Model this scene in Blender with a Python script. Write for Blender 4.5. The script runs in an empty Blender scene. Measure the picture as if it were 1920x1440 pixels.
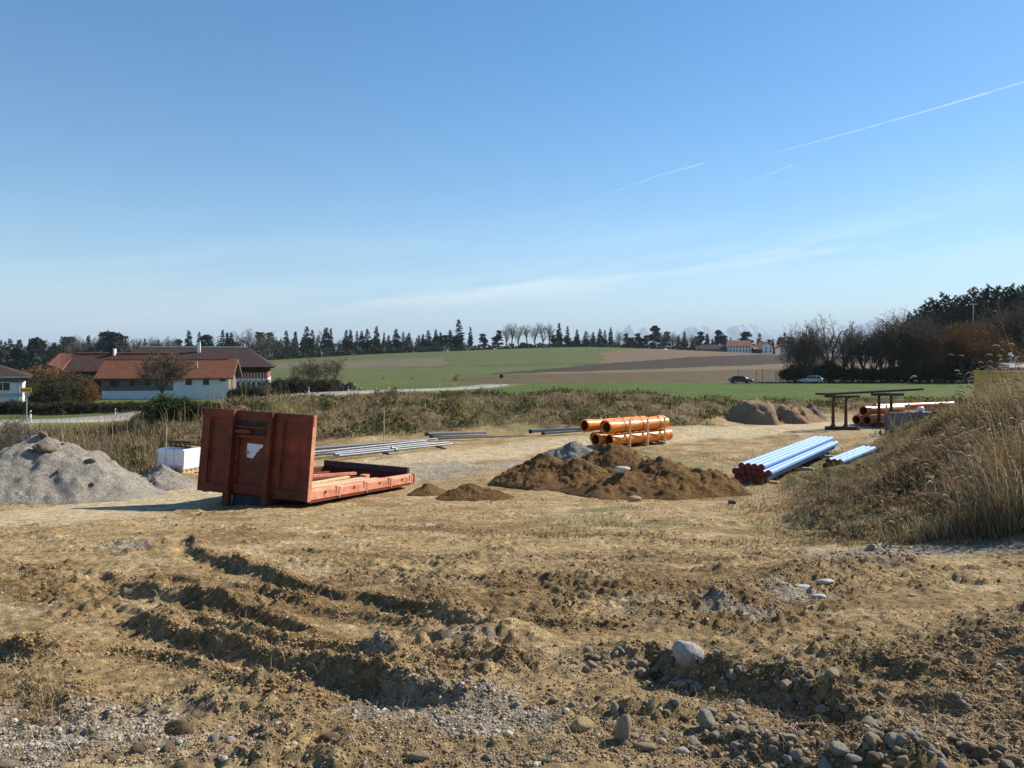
import bpy, bmesh, math, random
import numpy as np
from mathutils import Vector, Matrix

# ------------------------------------------------------------------ camera, sky, sun
scene = bpy.context.scene
F, HV, EYE = 1440.0, 665.0, 3.0          # focal length in photo pixels, horizon row, eye height
cam_d = bpy.data.cameras.new("camera"); cam = bpy.data.objects.new("camera", cam_d)
scene.collection.objects.link(cam)
cam.location = (0, 0, EYE); cam.rotation_euler = (math.radians(90), 0, 0)
cam_d.sensor_width = 36; cam_d.lens = 36 * F / 1920
cam_d.shift_y = -(720 - HV) / 1920
cam_d.clip_start = 0.05; cam_d.clip_end = 90000
scene.camera = cam

SUN_EL = math.radians(36); SUN_DIR = Vector((0.86, 0.51, 0)).normalized()
SUN_AZ = math.atan2(SUN_DIR.x, SUN_DIR.y)          # from +Y towards +X
sd = bpy.data.lights.new("sun", 'SUN'); sd.energy = 5.0; sd.angle = math.radians(0.53); sd.color = (1, 0.925, 0.80)
sun = bpy.data.objects.new("sun", sd); scene.collection.objects.link(sun)
sv = Vector((SUN_DIR.x * math.cos(SUN_EL), SUN_DIR.y * math.cos(SUN_EL), math.sin(SUN_EL)))
sun.rotation_euler = sv.to_track_quat('Z', 'Y').to_euler(); sun.location = sv * 200

world = bpy.data.worlds.new("World"); scene.world = world; world.use_nodes = True
wn, wl = world.node_tree.nodes, world.node_tree.links
wn.clear()
out = wn.new('ShaderNodeOutputWorld'); bg = wn.new('ShaderNodeBackground')
sky = wn.new('ShaderNodeTexSky'); sky.sky_type = 'NISHITA'; sky.sun_disc = False
sky.sun_elevation = SUN_EL; sky.sun_rotation = SUN_AZ
sky.altitude = 600; sky.air_density = 1.0; sky.dust_density = 0.2; sky.ozone_density = 2.6
bg.inputs['Strength'].default_value = 0.089
# thin high cirrus, laid out by direction in the sky dome
tc = wn.new('ShaderNodeTexCoord'); sx = wn.new('ShaderNodeSeparateXYZ'); wl.new(tc.outputs['Generated'], sx.inputs[0])
def wmath(op, a, b=None, c=None):
    n = wn.new('ShaderNodeMath'); n.operation = op
    for i, v in enumerate((a, b, c)):
        if v is None: continue
        if isinstance(v, (int, float)): n.inputs[i].default_value = v
        else: wl.new(v, n.inputs[i])
    return n.outputs[0]
az = wmath('ARCTAN2', sx.outputs[0], sx.outputs[1]); el = wmath('ARCSINE', sx.outputs[2])
cx = wn.new('ShaderNodeCombineXYZ'); wl.new(wmath('MULTIPLY', az, 1.6), cx.inputs[0])
wl.new(wmath('MULTIPLY', wmath('SUBTRACT', el, wmath('MULTIPLY', az, 0.14)), 17.0), cx.inputs[1])
cn = wn.new('ShaderNodeTexNoise'); cn.inputs['Scale'].default_value = 1.3; cn.inputs['Detail'].default_value = 7; cn.inputs['Roughness'].default_value = 0.6
wl.new(cx.outputs[0], cn.inputs['Vector'])
def band(c0, slope, w):
    d = wmath('DIVIDE', wmath('SUBTRACT', el, wmath('ADD', wmath('MULTIPLY', az, slope), c0)), w)
    return wmath('POWER', 2.718, wmath('MULTIPLY', wmath('MULTIPLY', d, d), -1.0))
dens = wmath('MAXIMUM', wmath('SUBTRACT', cn.outputs['Fac'], 0.42), 0.0)
dens = wmath('MULTIPLY', dens, wmath('ADD', wmath('MULTIPLY', band(0.085, 0.115, 0.013), 2.8), wmath('MULTIPLY', band(0.10, 0.05, 0.06), 0.65)))
dens = wmath('MINIMUM', wmath('MULTIPLY', dens, 1.25), 0.6)
mixc = wn.new('ShaderNodeMixRGB'); wl.new(dens, mixc.inputs[0]); hs = wn.new('ShaderNodeHueSaturation'); hs.inputs['Saturation'].default_value = 1.34; hs.inputs['Hue'].default_value = 0.497; wl.new(sky.outputs[0], hs.inputs['Color']); wl.new(hs.outputs[0], mixc.inputs[1]); mixc.inputs[2].default_value = (8.6, 8.9, 9.2, 1)
wl.new(mixc.outputs[0], bg.inputs['Color']); wl.new(bg.outputs[0], out.inputs['Surface'])

scene.view_settings.view_transform = 'Standard'; scene.view_settings.look = 'None'
scene.view_settings.exposure = 0.76; scene.view_settings.gamma = 1.0
scene.cycles.use_denoising = True
scene.cycles.max_bounces = 5; scene.cycles.diffuse_bounces = 2; scene.cycles.glossy_bounces = 2
scene.cycles.transparent_max_bounces = 8; scene.cycles.volume_bounces = 0
scene.cycles.use_fast_gi = False

# ------------------------------------------------------------------ helpers
R = np.random.default_rng(7)
random.seed(7)
COL = scene.collection

def tag(o, label=None, cat=None, group=None, kind=None):
    if label: o['label'] = label
    if cat: o['category'] = cat
    if group: o['group'] = group
    if kind: o['kind'] = kind
    return o
def empty(name, loc=(0, 0, 0), rz=0.0, label=None, cat=None, group=None):
    o = bpy.data.objects.new(name, None); COL.objects.link(o)
    o.location = loc; o.rotation_euler = (0, 0, rz); o.empty_display_size = 0.2
    return tag(o, label, cat, group)
def link(name, mesh, parent=None, loc=(0, 0, 0)):
    o = bpy.data.objects.new(name, mesh); COL.objects.link(o); o.location = loc
    if parent: o.parent = parent
    return o
def ordinal(n):
    w = ['first', 'second', 'third', 'fourth', 'fifth', 'sixth', 'seventh', 'eighth', 'ninth', 'tenth', 'eleventh', 'twelfth',
         'thirteenth', 'fourteenth', 'fifteenth', 'sixteenth', 'seventeenth', 'eighteenth', 'nineteenth', 'twentieth']
    return w[n] if n < len(w) else '%dth' % (n + 1)
def PX(u, y): return (u - 960.0) / F * y
def PZ(v, y): return EYE - (v - HV) / F * y
def PT(u, v, y): return Vector((PX(u, y), y, PZ(v, y)))

# --- materials
def mat(name, col, rough=0.8, spec=0.3, metal=0.0, var=0.0, vscale=3.0, col2=None, bump=0.0, bscale=20.0, attr=None,
        transl=0.0, detail=6.0, coord='Object', fine=0.0, fscale=40.0, coat=0.0, bump2=0.0):
    m = bpy.data.materials.new(name); m.use_nodes = True
    n, l = m.node_tree.nodes, m.node_tree.links
    p = n['Principled BSDF']
    p.inputs['Roughness'].default_value = rough; p.inputs['Specular IOR Level'].default_value = spec
    p.inputs['Metallic'].default_value = metal
    if coat: p.inputs['Coat Weight'].default_value = coat
    tcn = n.new('ShaderNodeTexCoord')
    src = None
    if attr:
        a = n.new('ShaderNodeVertexColor'); a.layer_name = attr; src = a.outputs['Color']
    else:
        rgb = n.new('ShaderNodeRGB'); rgb.outputs[0].default_value = (*col, 1); src = rgb.outputs[0]
    def noise(scale, det, rgh=0.6):
        t = n.new('ShaderNodeTexNoise'); t.inputs['Scale'].default_value = scale; t.inputs['Detail'].default_value = det
        t.inputs['Roughness'].default_value = rgh; l.new(tcn.outputs[coord], t.inputs['Vector']); return t
    if col2 is not None:
        t = noise(vscale, detail); rr = n.new('ShaderNodeMapRange')
        rr.inputs[1].default_value = 0.40; rr.inputs[2].default_value = 0.62; l.new(t.outputs['Fac'], rr.inputs[0])
        mx = n.new('ShaderNodeMixRGB'); l.new(rr.outputs[0], mx.inputs[0]); l.new(src, mx.inputs[1]); mx.inputs[2].default_value = (*col2, 1)
        src = mx.outputs[0]
    def mult(scale, amt, det, sr):
        t = noise(scale, det); rr = n.new('ShaderNodeMapRange')
        rr.inputs[1].default_value = 0.3; rr.inputs[2].default_value = 0.7
        rr.inputs[3].default_value = 1 - amt; rr.inputs[4].default_value = 1 + amt; l.new(t.outputs['Fac'], rr.inputs[0])
        mx = n.new('ShaderNodeMixRGB'); mx.blend_type = 'MULTIPLY'; mx.inputs[0].default_value = 1
        l.new(sr, mx.inputs[1]); cmb = n.new('ShaderNodeCombineXYZ')
        for i in range(3): l.new(rr.outputs[0], cmb.inputs[i])
        l.new(cmb.outputs[0], mx.inputs[2]); return mx.outputs[0]
    if var: src = mult(vscale * 1.7, var, detail, src)
    if fine: src = mult(fscale, fine, 5, src)
    l.new(src, p.inputs['Base Color'])
    if bump:
        t = noise(bscale, 8, 0.65); b = n.new('ShaderNodeBump'); b.inputs['Strength'].default_value = 1.0
        b.inputs['Distance'].default_value = bump; l.new(t.outputs['Fac'], b.inputs['Height']); l.new(b.outputs[0], p.inputs['Normal'])
        if bump2:
            t2 = noise(bscale * 4.3, 6, 0.7); b2 = n.new('ShaderNodeBump'); b2.inputs['Distance'].default_value = bump2
            l.new(t2.outputs['Fac'], b2.inputs['Height']); l.new(b.outputs[0], b2.inputs['Normal']); l.new(b2.outputs[0], p.inputs['Normal'])
    if transl:
        tr = n.new('ShaderNodeBsdfTranslucent'); l.new(src, tr.inputs['Color'])
        ms = n.new('ShaderNodeMixShader'); ms.inputs[0].default_value = transl
        l.new(p.outputs[0], ms.inputs[1]); l.new(tr.outputs[0], ms.inputs[2]); l.new(ms.outputs[0], n['Material Output'].inputs['Surface'])
    return m

# --- bmesh helpers
def box(bm, x0, x1, y0, y1, z0, z1, M=None):
    vs = [bm.verts.new((x, y, z)) for z in (z0, z1) for y in (y0, y1) for x in (x0, x1)]
    if M is not None:
        for v in vs: v.co = M @ v.co
    for f in ((0, 2, 3, 1), (4, 5, 7, 6), (0, 1, 5, 4), (2, 6, 7, 3), (1, 3, 7, 5), (0, 4, 6, 2)):
        bm.faces.new([vs[i] for i in f])
    return vs
def prism(bm, poly, axis_fn, a, b):
    """poly: 2-D points, axis_fn(p, t) -> 3-D"""
    A = [bm.verts.new(axis_fn(p, a)) for p in poly]; B = [bm.verts.new(axis_fn(p, b)) for p in poly]
    k = len(poly)
    bm.faces.new(A[::-1]); bm.faces.new(B)
    for i in range(k): bm.faces.new((A[i], A[(i + 1) % k], B[(i + 1) % k], B[i]))
def tube(bm, p0, p1, r0, r1=None, n=8, caps=True):
    p0, p1 = Vector(p0), Vector(p1); r1 = r0 if r1 is None else r1
    d = (p1 - p0).normalized(); a = d.orthogonal().normalized(); b = d.cross(a)
    A = [bm.verts.new(p0 + (a * math.cos(t) + b * math.sin(t)) * r0) for t in [2 * math.pi * i / n for i in range(n)]]
    B = [bm.verts.new(p1 + (a * math.cos(t) + b * math.sin(t)) * r1) for t in [2 * math.pi * i / n for i in range(n)]]
    for i in range(n): bm.faces.new((A[i], A[(i + 1) % n], B[(i + 1) % n], B[i]))
    if caps: bm.faces.new(A[::-1]); bm.faces.new(B)
def ring(bm, prof, n=28):
    """lathe of (r, y) profile round the Y axis, closed profile"""
    rows = [[bm.verts.new((r * math.cos(2 * math.pi * i / n), y, r * math.sin(2 * math.pi * i / n))) for i in range(n)] for r, y in prof]
    k = len(rows)
    for j in range(k):
        A, B = rows[j], rows[(j + 1) % k]
        for i in range(n): bm.faces.new((A[i], B[i], B[(i + 1) % n], A[(i + 1) % n]))
def fin(name, bm, m, parent=None, bevel=0.0, smooth=False, loc=(0, 0, 0)):
    if bevel:
        bmesh.ops.bevel(bm, geom=list(bm.edges), offset=bevel, segments=1, affect='EDGES', clamp_overlap=True)
    bmesh.ops.recalc_face_normals(bm, faces=list(bm.faces))
    me = bpy.data.meshes.new(name); bm.to_mesh(me); bm.free()
    if smooth:
        me.polygons.foreach_set('use_smooth', [True] * len(me.polygons))
        try: me.set_sharp_from_angle(angle=math.radians(40))
        except Exception: pass
    me.materials.append(m)
    return link(name, me, parent, loc)
def BM(): return bmesh.new()

# --- big meshes from arrays
def np_mesh(name, V, faces, m, cols=None, smooth=False):
    me = bpy.data.meshes.new(name)
    V = np.ascontiguousarray(V, dtype=np.float32)
    me.vertices.add(len(V)); me.vertices.foreach_set('co', V.ravel())
    idx = np.concatenate([f.ravel() for f in faces]).astype(np.int32)
    tot = np.concatenate([np.full(len(f), f.shape[1], np.int32) for f in faces])
    st = np.concatenate([[0], np.cumsum(tot)[:-1]]).astype(np.int32)
    me.loops.add(len(idx)); me.loops.foreach_set('vertex_index', idx)
    me.polygons.add(len(tot)); me.polygons.foreach_set('loop_start', st)
    if smooth: me.polygons.foreach_set('use_smooth', np.ones(len(tot), bool))
    me.update(calc_edges=True)
    if cols is not None:
        a = me.color_attributes.new('Col', 'FLOAT_COLOR', 'POINT')
        c = np.ones((len(V), 4), np.float32); c[:, :3] = cols; a.data.foreach_set('color', c.ravel())
    me.materials.append(m)
    return me

# --- noise
_g = np.random.default_rng(11); _ang = _g.uniform(0, 2 * np.pi, (256, 256)); _GX, _GY = np.cos(_ang), np.sin(_ang)
def pnoise(x, y, seed=0):
    x = x + seed * 37.13; y = y + seed * 91.7
    xi = np.floor(x).astype(np.int64); yi = np.floor(y).astype(np.int64); fx = x - xi; fy = y - yi
    u = fx * fx * fx * (fx * (fx * 6 - 15) + 10); v = fy * fy * fy * (fy * (fy * 6 - 15) + 10)
    def g(i, j):
        a, b = (xi + i) & 255, (yi + j) & 255
        return _GX[a, b] * (fx - i) + _GY[a, b] * (fy - j)
    n0 = g(0, 0) * (1 - u) + g(1, 0) * u; n1 = g(0, 1) * (1 - u) + g(1, 1) * u
    return (n0 * (1 - v) + n1 * v) * 1.5
def fbm(x, y, wl_, octv=4, seed=0, gain=0.5):
    s = 0; a = 1.0; f = 1.0 / wl_
    for o in range(octv):
        s = s + a * pnoise(x * f, y * f, seed + o); a *= gain; f *= 2.03
    return s
def sstep(a, b, x):
    t = np.clip((x - a) / (b - a), 0, 1); return t * t * (3 - 2 * t)

# ------------------------------------------------------------------ terrain
CP = []   # (x, y, z)
def cuv(u, v, y): CP.append((PX(u, y), y, PZ(v, y)))
def cuz(u, y, z): CP.append((PX(u, y), y, z))
for xx in (-6, 0, 6): CP.append((xx, -4, 1.4)); CP.append((xx, 0.5, 1.4))
for u in (-200, 400, 960, 1500, 2150):
    cuz(u, 3, 1.39)
    for y in (5, 7, 9.5): cuz(u, y, 1.39 - 0.119 * (y - 3))
for u in (-250, 100, 500, 900, 1250):
    for y, z in ((12, .32), (14.5, 0.02), (16.6, -.23), (20, -.36), (24, -.42)): cuz(u, y, z)
for u in (550, 800, 1050, 1300): cuz(u, 28, -.45)
for u in (1000, 1300, 1450): cuz(u, 32, -.4)
# right bank
for u, y, z in ((790, 20.6, -.56), (690, 19.6, -.47), (600, 21.0, -.47), (800, 22.5, -.53)): cuz(u, y, z)
for u, v, y in ((1920, 880, 12), (2200, 830, 12), (1800, 930, 12), (1650, 982, 12), (1480, 990, 12), (1920, 790, 15), (2200, 770, 15), (1780, 855, 15),
                (1600, 928, 15), (1450, 950, 15), (1920, 762, 19), (2200, 740, 19), (1830, 778, 19), (1700, 842, 19), (1560, 908, 19), (1560, 882, 22.8), (1645, 858, 26.5), (1600, 872, 24.5), (1445, 905, 19.9), (1370, 907, 19.9),
                (1700, 818, 26), (1830, 770, 26), (1990, 757, 26), (1590, 852, 26.5), (1500, 862, 25), (1750, 788, 32), (1860, 757, 32), (2000, 750, 32)): cuv(u, v, y)
for u in (1450, 1560, 1700): cuz(u, 35, -.36)
for u in (1620, 1760): cuz(u, 39, -.3)
cuz(1880, 39, .1); cuz(2100, 39, .5)
# overgrown earth bank: foot and crest
for u, y in ((-200, 20.5), (100, 21.5), (300, 22.8), (600, 27.2), (700, 29.2), (800, 31.2), (900, 32.6), (1000, 33.4), (1400, 38), (1560, 41)): cuz(u, y, -.37)
for u, v, y in ((-250, 828, 29), (100, 826, 29), (230, 819, 29.5), (330, 793, 30), (450, 766, 31), (600, 759, 33), (800, 748, 36), (1000, 744, 39), (1200, 742, 41), (1300, 753, 42.5), (1450, 757, 44), (1700, 752, 47), (1950, 745, 48)): cuv(u, v, y)
for u, y, z in ((-250, 40, -1.4), (100, 40, -1.4), (230, 40, -1.3), (330, 41, -.95), (450, 43, -.9), (600, 45, -.9), (800, 48, -.9), (1000, 51, -.9), (1200, 53, -.9), (1500, 56, -1.0)): cuz(u, y, z)
for u, y in ((-250, 50), (200, 55), (600, 58), (1000, 62), (1400, 66), (1900, 70), (2300, 70)): cuz(u, y, -2.3 if u > 300 else -2.2)
for u, v, y in ((-100, 800, 58), (57, 793, 60), (216, 786, 72), (400, 760, 80), (653, 742, 85), (760, 733, 105), (900, 727, 130)): cuv(u, v, y)
for u in (1000, 1400, 1900, 2300): cuz(u, 95, -2.35); cuz(u, 148, -2.5)
for u in (-300, 100, 450): cuz(u, 110, -3.3); cuz(u, 140, -3.3)
for u, v, y in ((600, 722, 150), (900, 719, 165), (600, 700, 230), (900, 700, 230), (1200, 701, 230), (1480, 701, 230), (1800, 700, 230), (2200, 700, 230),
                (-200, 715, 230), (200, 706, 230), (520, 688, 350), (800, 684, 350), (1100, 683, 350), (1400, 686, 350), (1750, 680, 350), (2200, 670, 350), (200, 695, 350), (-200, 700, 350),
                (520, 674, 520), (300, 684, 450), (0, 695, 400), (-300, 695, 400), (700, 664, 560), (900, 657, 600), (1100, 651, 600), (1250, 656, 610), (1480, 666, 620), (1700, 674, 620), (2000, 674, 620), (2400, 674, 620)): cuv(u, v, y)
for u in (-400, 300, 700, 1100, 1500, 2300): cuz(u, 800, -2); cuz(u, 1300, -14)
CP = np.array(CP)
def warp(x, y):
    r = np.maximum(y, -5.5) + 7.0
    return x / r * 1.15, np.log(r)
_cx, _cy = warp(CP[:, 0], CP[:, 1])
def _phi(d2): return 0.5 * d2 * np.log(d2 + 1e-12)
def _solve():
    n = len(CP); d2 = (_cx[:, None] - _cx) ** 2 + (_cy[:, None] - _cy) ** 2
    A = np.zeros((n + 3, n + 3)); A[:n, :n] = _phi(d2) + np.eye(n) * 2e-4
    Pm = np.stack([np.ones(n), _cx, _cy], 1); A[:n, n:] = Pm; A[n:, :n] = Pm.T
    b = np.zeros(n + 3)
    b[:n] = CP[:, 2] / (1 + np.exp(_cy - np.log(150)))       # heights scaled down far away so that near detail is not swamped
    return np.linalg.solve(A, b)
_W = _solve()
def base(x, y):
    x = np.asarray(x, float); y = np.asarray(y, float); shp = np.broadcast(x, y).shape
    x = np.broadcast_to(x, shp).ravel(); y = np.broadcast_to(y, shp).ravel()
    yc = np.minimum(y, 1300); sc = (yc + 7) / (np.maximum(y, -5.5) + 7)
    a, b = warp(np.clip(x * np.minimum(sc, 1), -0.95 * (yc + 7), 0.95 * (yc + 7)), yc)
    o = np.zeros(len(a)); n = len(CP)
    for i in range(0, len(a), 100000):
        s = slice(i, i + 100000)
        o[s] = _phi((a[s, None] - _cx) ** 2 + (b[s, None] - _cy) ** 2) @ _W[:n] + _W[n] + _W[n + 1] * a[s] + _W[n + 2] * b[s]
    o *= (1 + np.exp(b - np.log(150)))
    o = np.where(y > 1300, o - 20 * sstep(1300, 4000, y), o)
    return o.reshape(shp)
def ground_px(u, v, ymin=2.0, ymax=60):
    """where the ray of a photo pixel meets the smooth ground"""
    ys = np.exp(np.linspace(math.log(ymin), math.log(ymax), 600)); xs = PX(u, ys); zs = PZ(v, ys)
    d = zs - base(xs, ys); k = np.argmax(d < 0) if (d < 0).any() else len(ys) - 1
    k = max(k, 1); t = d[k - 1] / (d[k - 1] - d[k] + 1e-9); yy = ys[k - 1] + (ys[k] - ys[k - 1]) * min(max(t, 0), 1)
    return PX(u, yy), yy
def gpoly(pts): return np.array([ground_px(u, v) for u, v in pts])
def polydist(x, y, P):
    best = np.full(x.shape, 1e9); sgn = np.zeros(x.shape); al = np.zeros(x.shape)
    L = np.concatenate([[0], np.cumsum(np.hypot(*np.diff(P, axis=0).T))])
    for i in range(len(P) - 1):
        a, b = P[i], P[i + 1]; d = b - a; l2 = d @ d
        t = np.clip(((x - a[0]) * d[0] + (y - a[1]) * d[1]) / l2, 0, 1)
        ex, ey = x - a[0] - t * d[0], y - a[1] - t * d[1]; dd = np.hypot(ex, ey)
        m = dd < best; best = np.where(m, dd, best)
        sgn = np.where(m, np.sign(d[0] * ey - d[1] * ex), sgn); al = np.where(m, L[i] + t * math.sqrt(l2), al)
    return best * np.where(sgn == 0, 1, sgn), al, L[-1]
# wheel ruts and soil ridges: (pixel polyline left to right, height, half width)
RUTS = [([(360, 1005), (375, 1040), (430, 1062), (520, 1086), (590, 1110), (700, 1124), (790, 1145), (880, 1172), (940, 1196)], .10, .085),
        ([(180, 1072), (235, 1090), (330, 1084), (400, 1096)], .07, .08),
        ([(175, 1100), (280, 1114), (400, 1132), (480, 1150), (560, 1176), (625, 1198)], .105, .09),
        ([(215, 1165), (300, 1182), (400, 1206), (500, 1240), (600, 1268), (700, 1284), (770, 1298), (870, 1312), (1000, 1314)], .125, .085),
        ([(330, 1152), (450, 1182), (560, 1208), (640, 1222), (710, 1232), (790, 1265)], .085, .075),
        ([(445, 1262), (540, 1288), (640, 1312), (700, 1330)], .06, .08),
        ([(-30, 1205), (60, 1228), (125, 1262)], .13, .12),
        ([(60, 1300), (130, 1330), (200, 1352)], .09, .09),
        ([(-10, 1080), (40, 1068), (90, 1078)], .07, .1),
        ([(560, 1090), (700, 1096), (860, 1094), (1050, 1099), (1280, 1101), (1420, 1106)], .06, .16),
        ([(700, 1108), (800, 1116), (900, 1150)], .05, .2),
        ([(1070, 1256), (1140, 1240), (1210, 1236), (1290, 1268), (1380, 1276), (1480, 1296), (1560, 1334), (1650, 1372), (1740, 1402)], .15, .11),
        ([(1260, 1345), (1340, 1362), (1420, 1398), (1520, 1418), (1640, 1424), (1800, 1420), (1930, 1425)], .10, .13),
        ([(1500, 1240), (1600, 1252), (1700, 1262), (1800, 1275), (1940, 1290)], .11, .10),
        ([(1740, 1168), (1830, 1182), (1940, 1196)], .11, .10),
        ([(1660, 1205), (1760, 1212), (1860, 1224), (1940, 1232)], .07, .08),
        ([(1580, 1296), (1700, 1310), (1820, 1330), (1940, 1346)], .09, .10),
        ([(1190, 1180), (1300, 1150), (1400, 1118), (1500, 1086), (1600, 1058), (1720, 1046)], .12, .25),
        ([(620, 985), (900, 998), (1200, 1008), (1440, 1030)], .035, .12), ([(500, 1032), (800, 1050), (1100, 1046), (1400, 1052)], .04, .11), ([(900, 1160), (1060, 1176), (1250, 1168)], .05, .08), ([(-20, 1125), (90, 1118), (170, 1128)], .04, .08),
        ([(150, 1215), (300, 1232), (420, 1268), (520, 1310)], .04, .06), ([(420, 1088), (520, 1115), (640, 1150), (760, 1170), (860, 1200)], .045, .07), ([(820, 1235), (960, 1240), (1060, 1235)], .05, .08), ([(75, 1012), (95, 998), (150, 985)], .06, .1), ([(455, 1010), (475, 995), (480, 985)], .05, .1)]
RUTS = [(gpoly(p), a, w) for p, a, w in RUTS]
HEAPS = [(870, 1222, .08, .30), (965, 1196, .10, .32), (720, 1240, .08, .28), (1130, 1222, .03, .3)]
HEAPS = [(*ground_px(u, v), h, r) for u, v, h, r in HEAPS]
TRACK = gpoly([(-260, 1000), (60, 968), (300, 940), (600, 898), (850, 856), (1000, 838), (1200, 822), (1350, 811), (1560, 798), (1700, 793), (1900, 790)])
TRACK2 = gpoly([(1560, 1046), (1700, 1034), (1920, 1026), (2200, 1024)])
GREY = [(700, 900, 1.6), (830, 880, 1.6), (960, 872, 1.2), (40, 1395, .5), (220, 1372, .32), (760, 1320, .28), (900, 1335, .34), (1500, 1110, .35), (1390, 1150, .28), (1640, 1050, .5), (250, 1030, .45), (715, 1235, .2), (880, 1215, .2)]
GREY = [(*ground_px(u, v), r) for u, v, r in GREY]
def relief(x, y):
    """ground height plus masks of what lies there"""
    x = np.asarray(x, float); y = np.asarray(y, float)
    z = base(x, y); near = 1 - sstep(26, 40, y)
    td, _, _ = polydist(x, y, TRACK); td = td + 0.5 * fbm(x, y, 1.6, 3, 3)
    track = 1 - sstep(1.2, 2.1, np.abs(td)); track = track * (1 - sstep(60, 70, y))
    t2, _, _ = polydist(x, y, TRACK2); track2 = 1 - sstep(.22, .5, np.abs(t2 + .2 * fbm(x, y, .7, 2, 5)))
    grey = np.zeros_like(z)
    for gx, gy, r in GREY:
        d = np.hypot(x - gx, (y - gy)) / r + .5 * fbm(x, y, .5, 3, 8); grey = np.maximum(grey, 1 - sstep(.55, 1.15, d))
    grey = np.maximum(grey, track2)
    rough = np.ones_like(z)
    clod = sstep(.9, 2.8, x - 0.18 * y) * (1 - sstep(4.6, 6.0, y))            # churned corner in the lower right
    bank = sstep(0.05, .5, z + .42 - .1 * fbm(x, y, 2, 2, 4)) * sstep(24, 30, y) * (1 - sstep(70, 90, y))
    bank = np.maximum(bank, sstep(20.8, 22, y + .4 * fbm(x, y, 1.2, 2, 6)) * (1 - sstep(36, 42, y)) * sstep(.405, .45, -x / (np.abs(y) + .1)))
    rb = sstep(.27, .36, x / (y + 2) + .03 * fbm(x, y, 1.5, 3, 9) - .17 * sstep(24, 31, y)) * sstep(9.6, 10.6, y) * (1 - sstep(60, 80, y))
    veg = np.maximum(bank, rb)
    n1 = fbm(x, y, 1.7, 3, 20); n2 = np.abs(fbm(x, y, .42, 3, 30)); n3 = np.abs(fbm(x, y, .15, 3, 40, .6)); n4 = fbm(x, y, .07, 2, 50)
    far = 1 - sstep(7, 15, y); far2 = 1 - sstep(14, 26, y)
    patch = sstep(-.15, .45, fbm(x, y, 1.1, 3, 60))
    amp = (1 - .75 * track)
    z = z + near * amp * (.025 * n1 + .03 * n2 * (.25 + patch) * (.4 + .6 * far2)) + amp * far * (.034 * n3 * (.35 + patch) + .008 * n4)
    z = z + amp * (1 - sstep(12, 22, y)) * .034 * np.clip(fbm(x * .55 + .3 * y, y * 1.6, .24, 4, 140, .62) - .10, 0, 1) * (.35 + 1.1 * patch)
    z = z + clod * (.16 * np.abs(fbm(x, y, .33, 3, 70, .55)) + .02 * n4 - .03)
    # drawn-out wheel scoring
    sc_ = pnoise(x * .6 + y * .5, y * 7 - x * 1.2, 80); z = z + .017 * sc_ * (1 - track) * far2 * (1 - clod)
    dark = np.zeros_like(z)
    msk = y < 22
    if msk.any():
        xm, ym = x[msk], y[msk]; dz = np.zeros(xm.shape); dk = np.zeros(xm.shape)
        wob = .07 * fbm(xm, ym, .45, 3, 90); br = .85 + .30 * pnoise(xm / .5, ym / .5, 95)
        lump = np.abs(fbm(xm, ym, .11, 2, 97))
        for P, a, w in RUTS:
            s, al, L = polydist(xm, ym, P); s = s + wob * (w / .11)
            e = sstep(0, .5, al) * sstep(0, .5, L - al)
            e = e * (.80 + .20 * sstep(-.5, .2, pnoise(al / 1.1, al * 0 + a * 100, 99)))
            up = np.exp(-(s / (w * 1.5)) ** 2) * (s > 0) + np.exp(-(s / (w * .6)) ** 2) * (s <= 0)
            dz += .80 * a * e * br * (up * (.85 + .45 * lump)) - .36 * a * e * np.exp(-((s + 2.0 * w) / (1.2 * w)) ** 2)
            dk = np.maximum(dk, e * np.exp(-(s / (1.6 * w)) ** 2))
        for hx, hy, h, r in HEAPS:
            d = np.hypot(xm - hx, ym - hy) / r + .25 * fbm(xm, ym, .25, 2, 44); dz += h * np.clip(1 - d * d, 0, 1) ** 1.5 * (.85 + .35 * lump)
        z[msk] += dz; dark[msk] = dk
    # tufts and humps on the overgrown banks, cart tracks beyond
    z = z + veg * ((.16 + .08 * rb * (1 - sstep(19, 23, y))) * fbm(x, y, 1.5, 3, 120) + .14 * fbm(x, y, 4.0, 2, 125) * (1 - rb) + .05 * fbm(x, y, .5, 2, 130))
    return z, dict(track=track, grey=grey, veg=veg, bank=bank, rb=rb, clod=clod, dark=dark, patch=patch, n1=n1)
def gz(x, y): return float(relief(np.array([x]), np.array([y]))[0][0])
def inpoly(u, v, P):
    P = np.array(P, float); r = np.zeros(u.shape, bool); j = len(P) - 1
    for i in range(len(P)):
        c = (P[i, 1] > v) != (P[j, 1] > v)
        r ^= c & (u < (P[j, 0] - P[i, 0]) * (v - P[i, 1]) / (P[j, 1] - P[i, 1] + 1e-9) + P[i, 0]); j = i
    return r
ROAD = np.array([(PX(u, y), y) for u, y in ((-400, 52), (-200, 55), (57, 61), (216, 71), (400, 79), (560, 86), (690, 97), (780, 110), (880, 128), (930, 140))])

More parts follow.
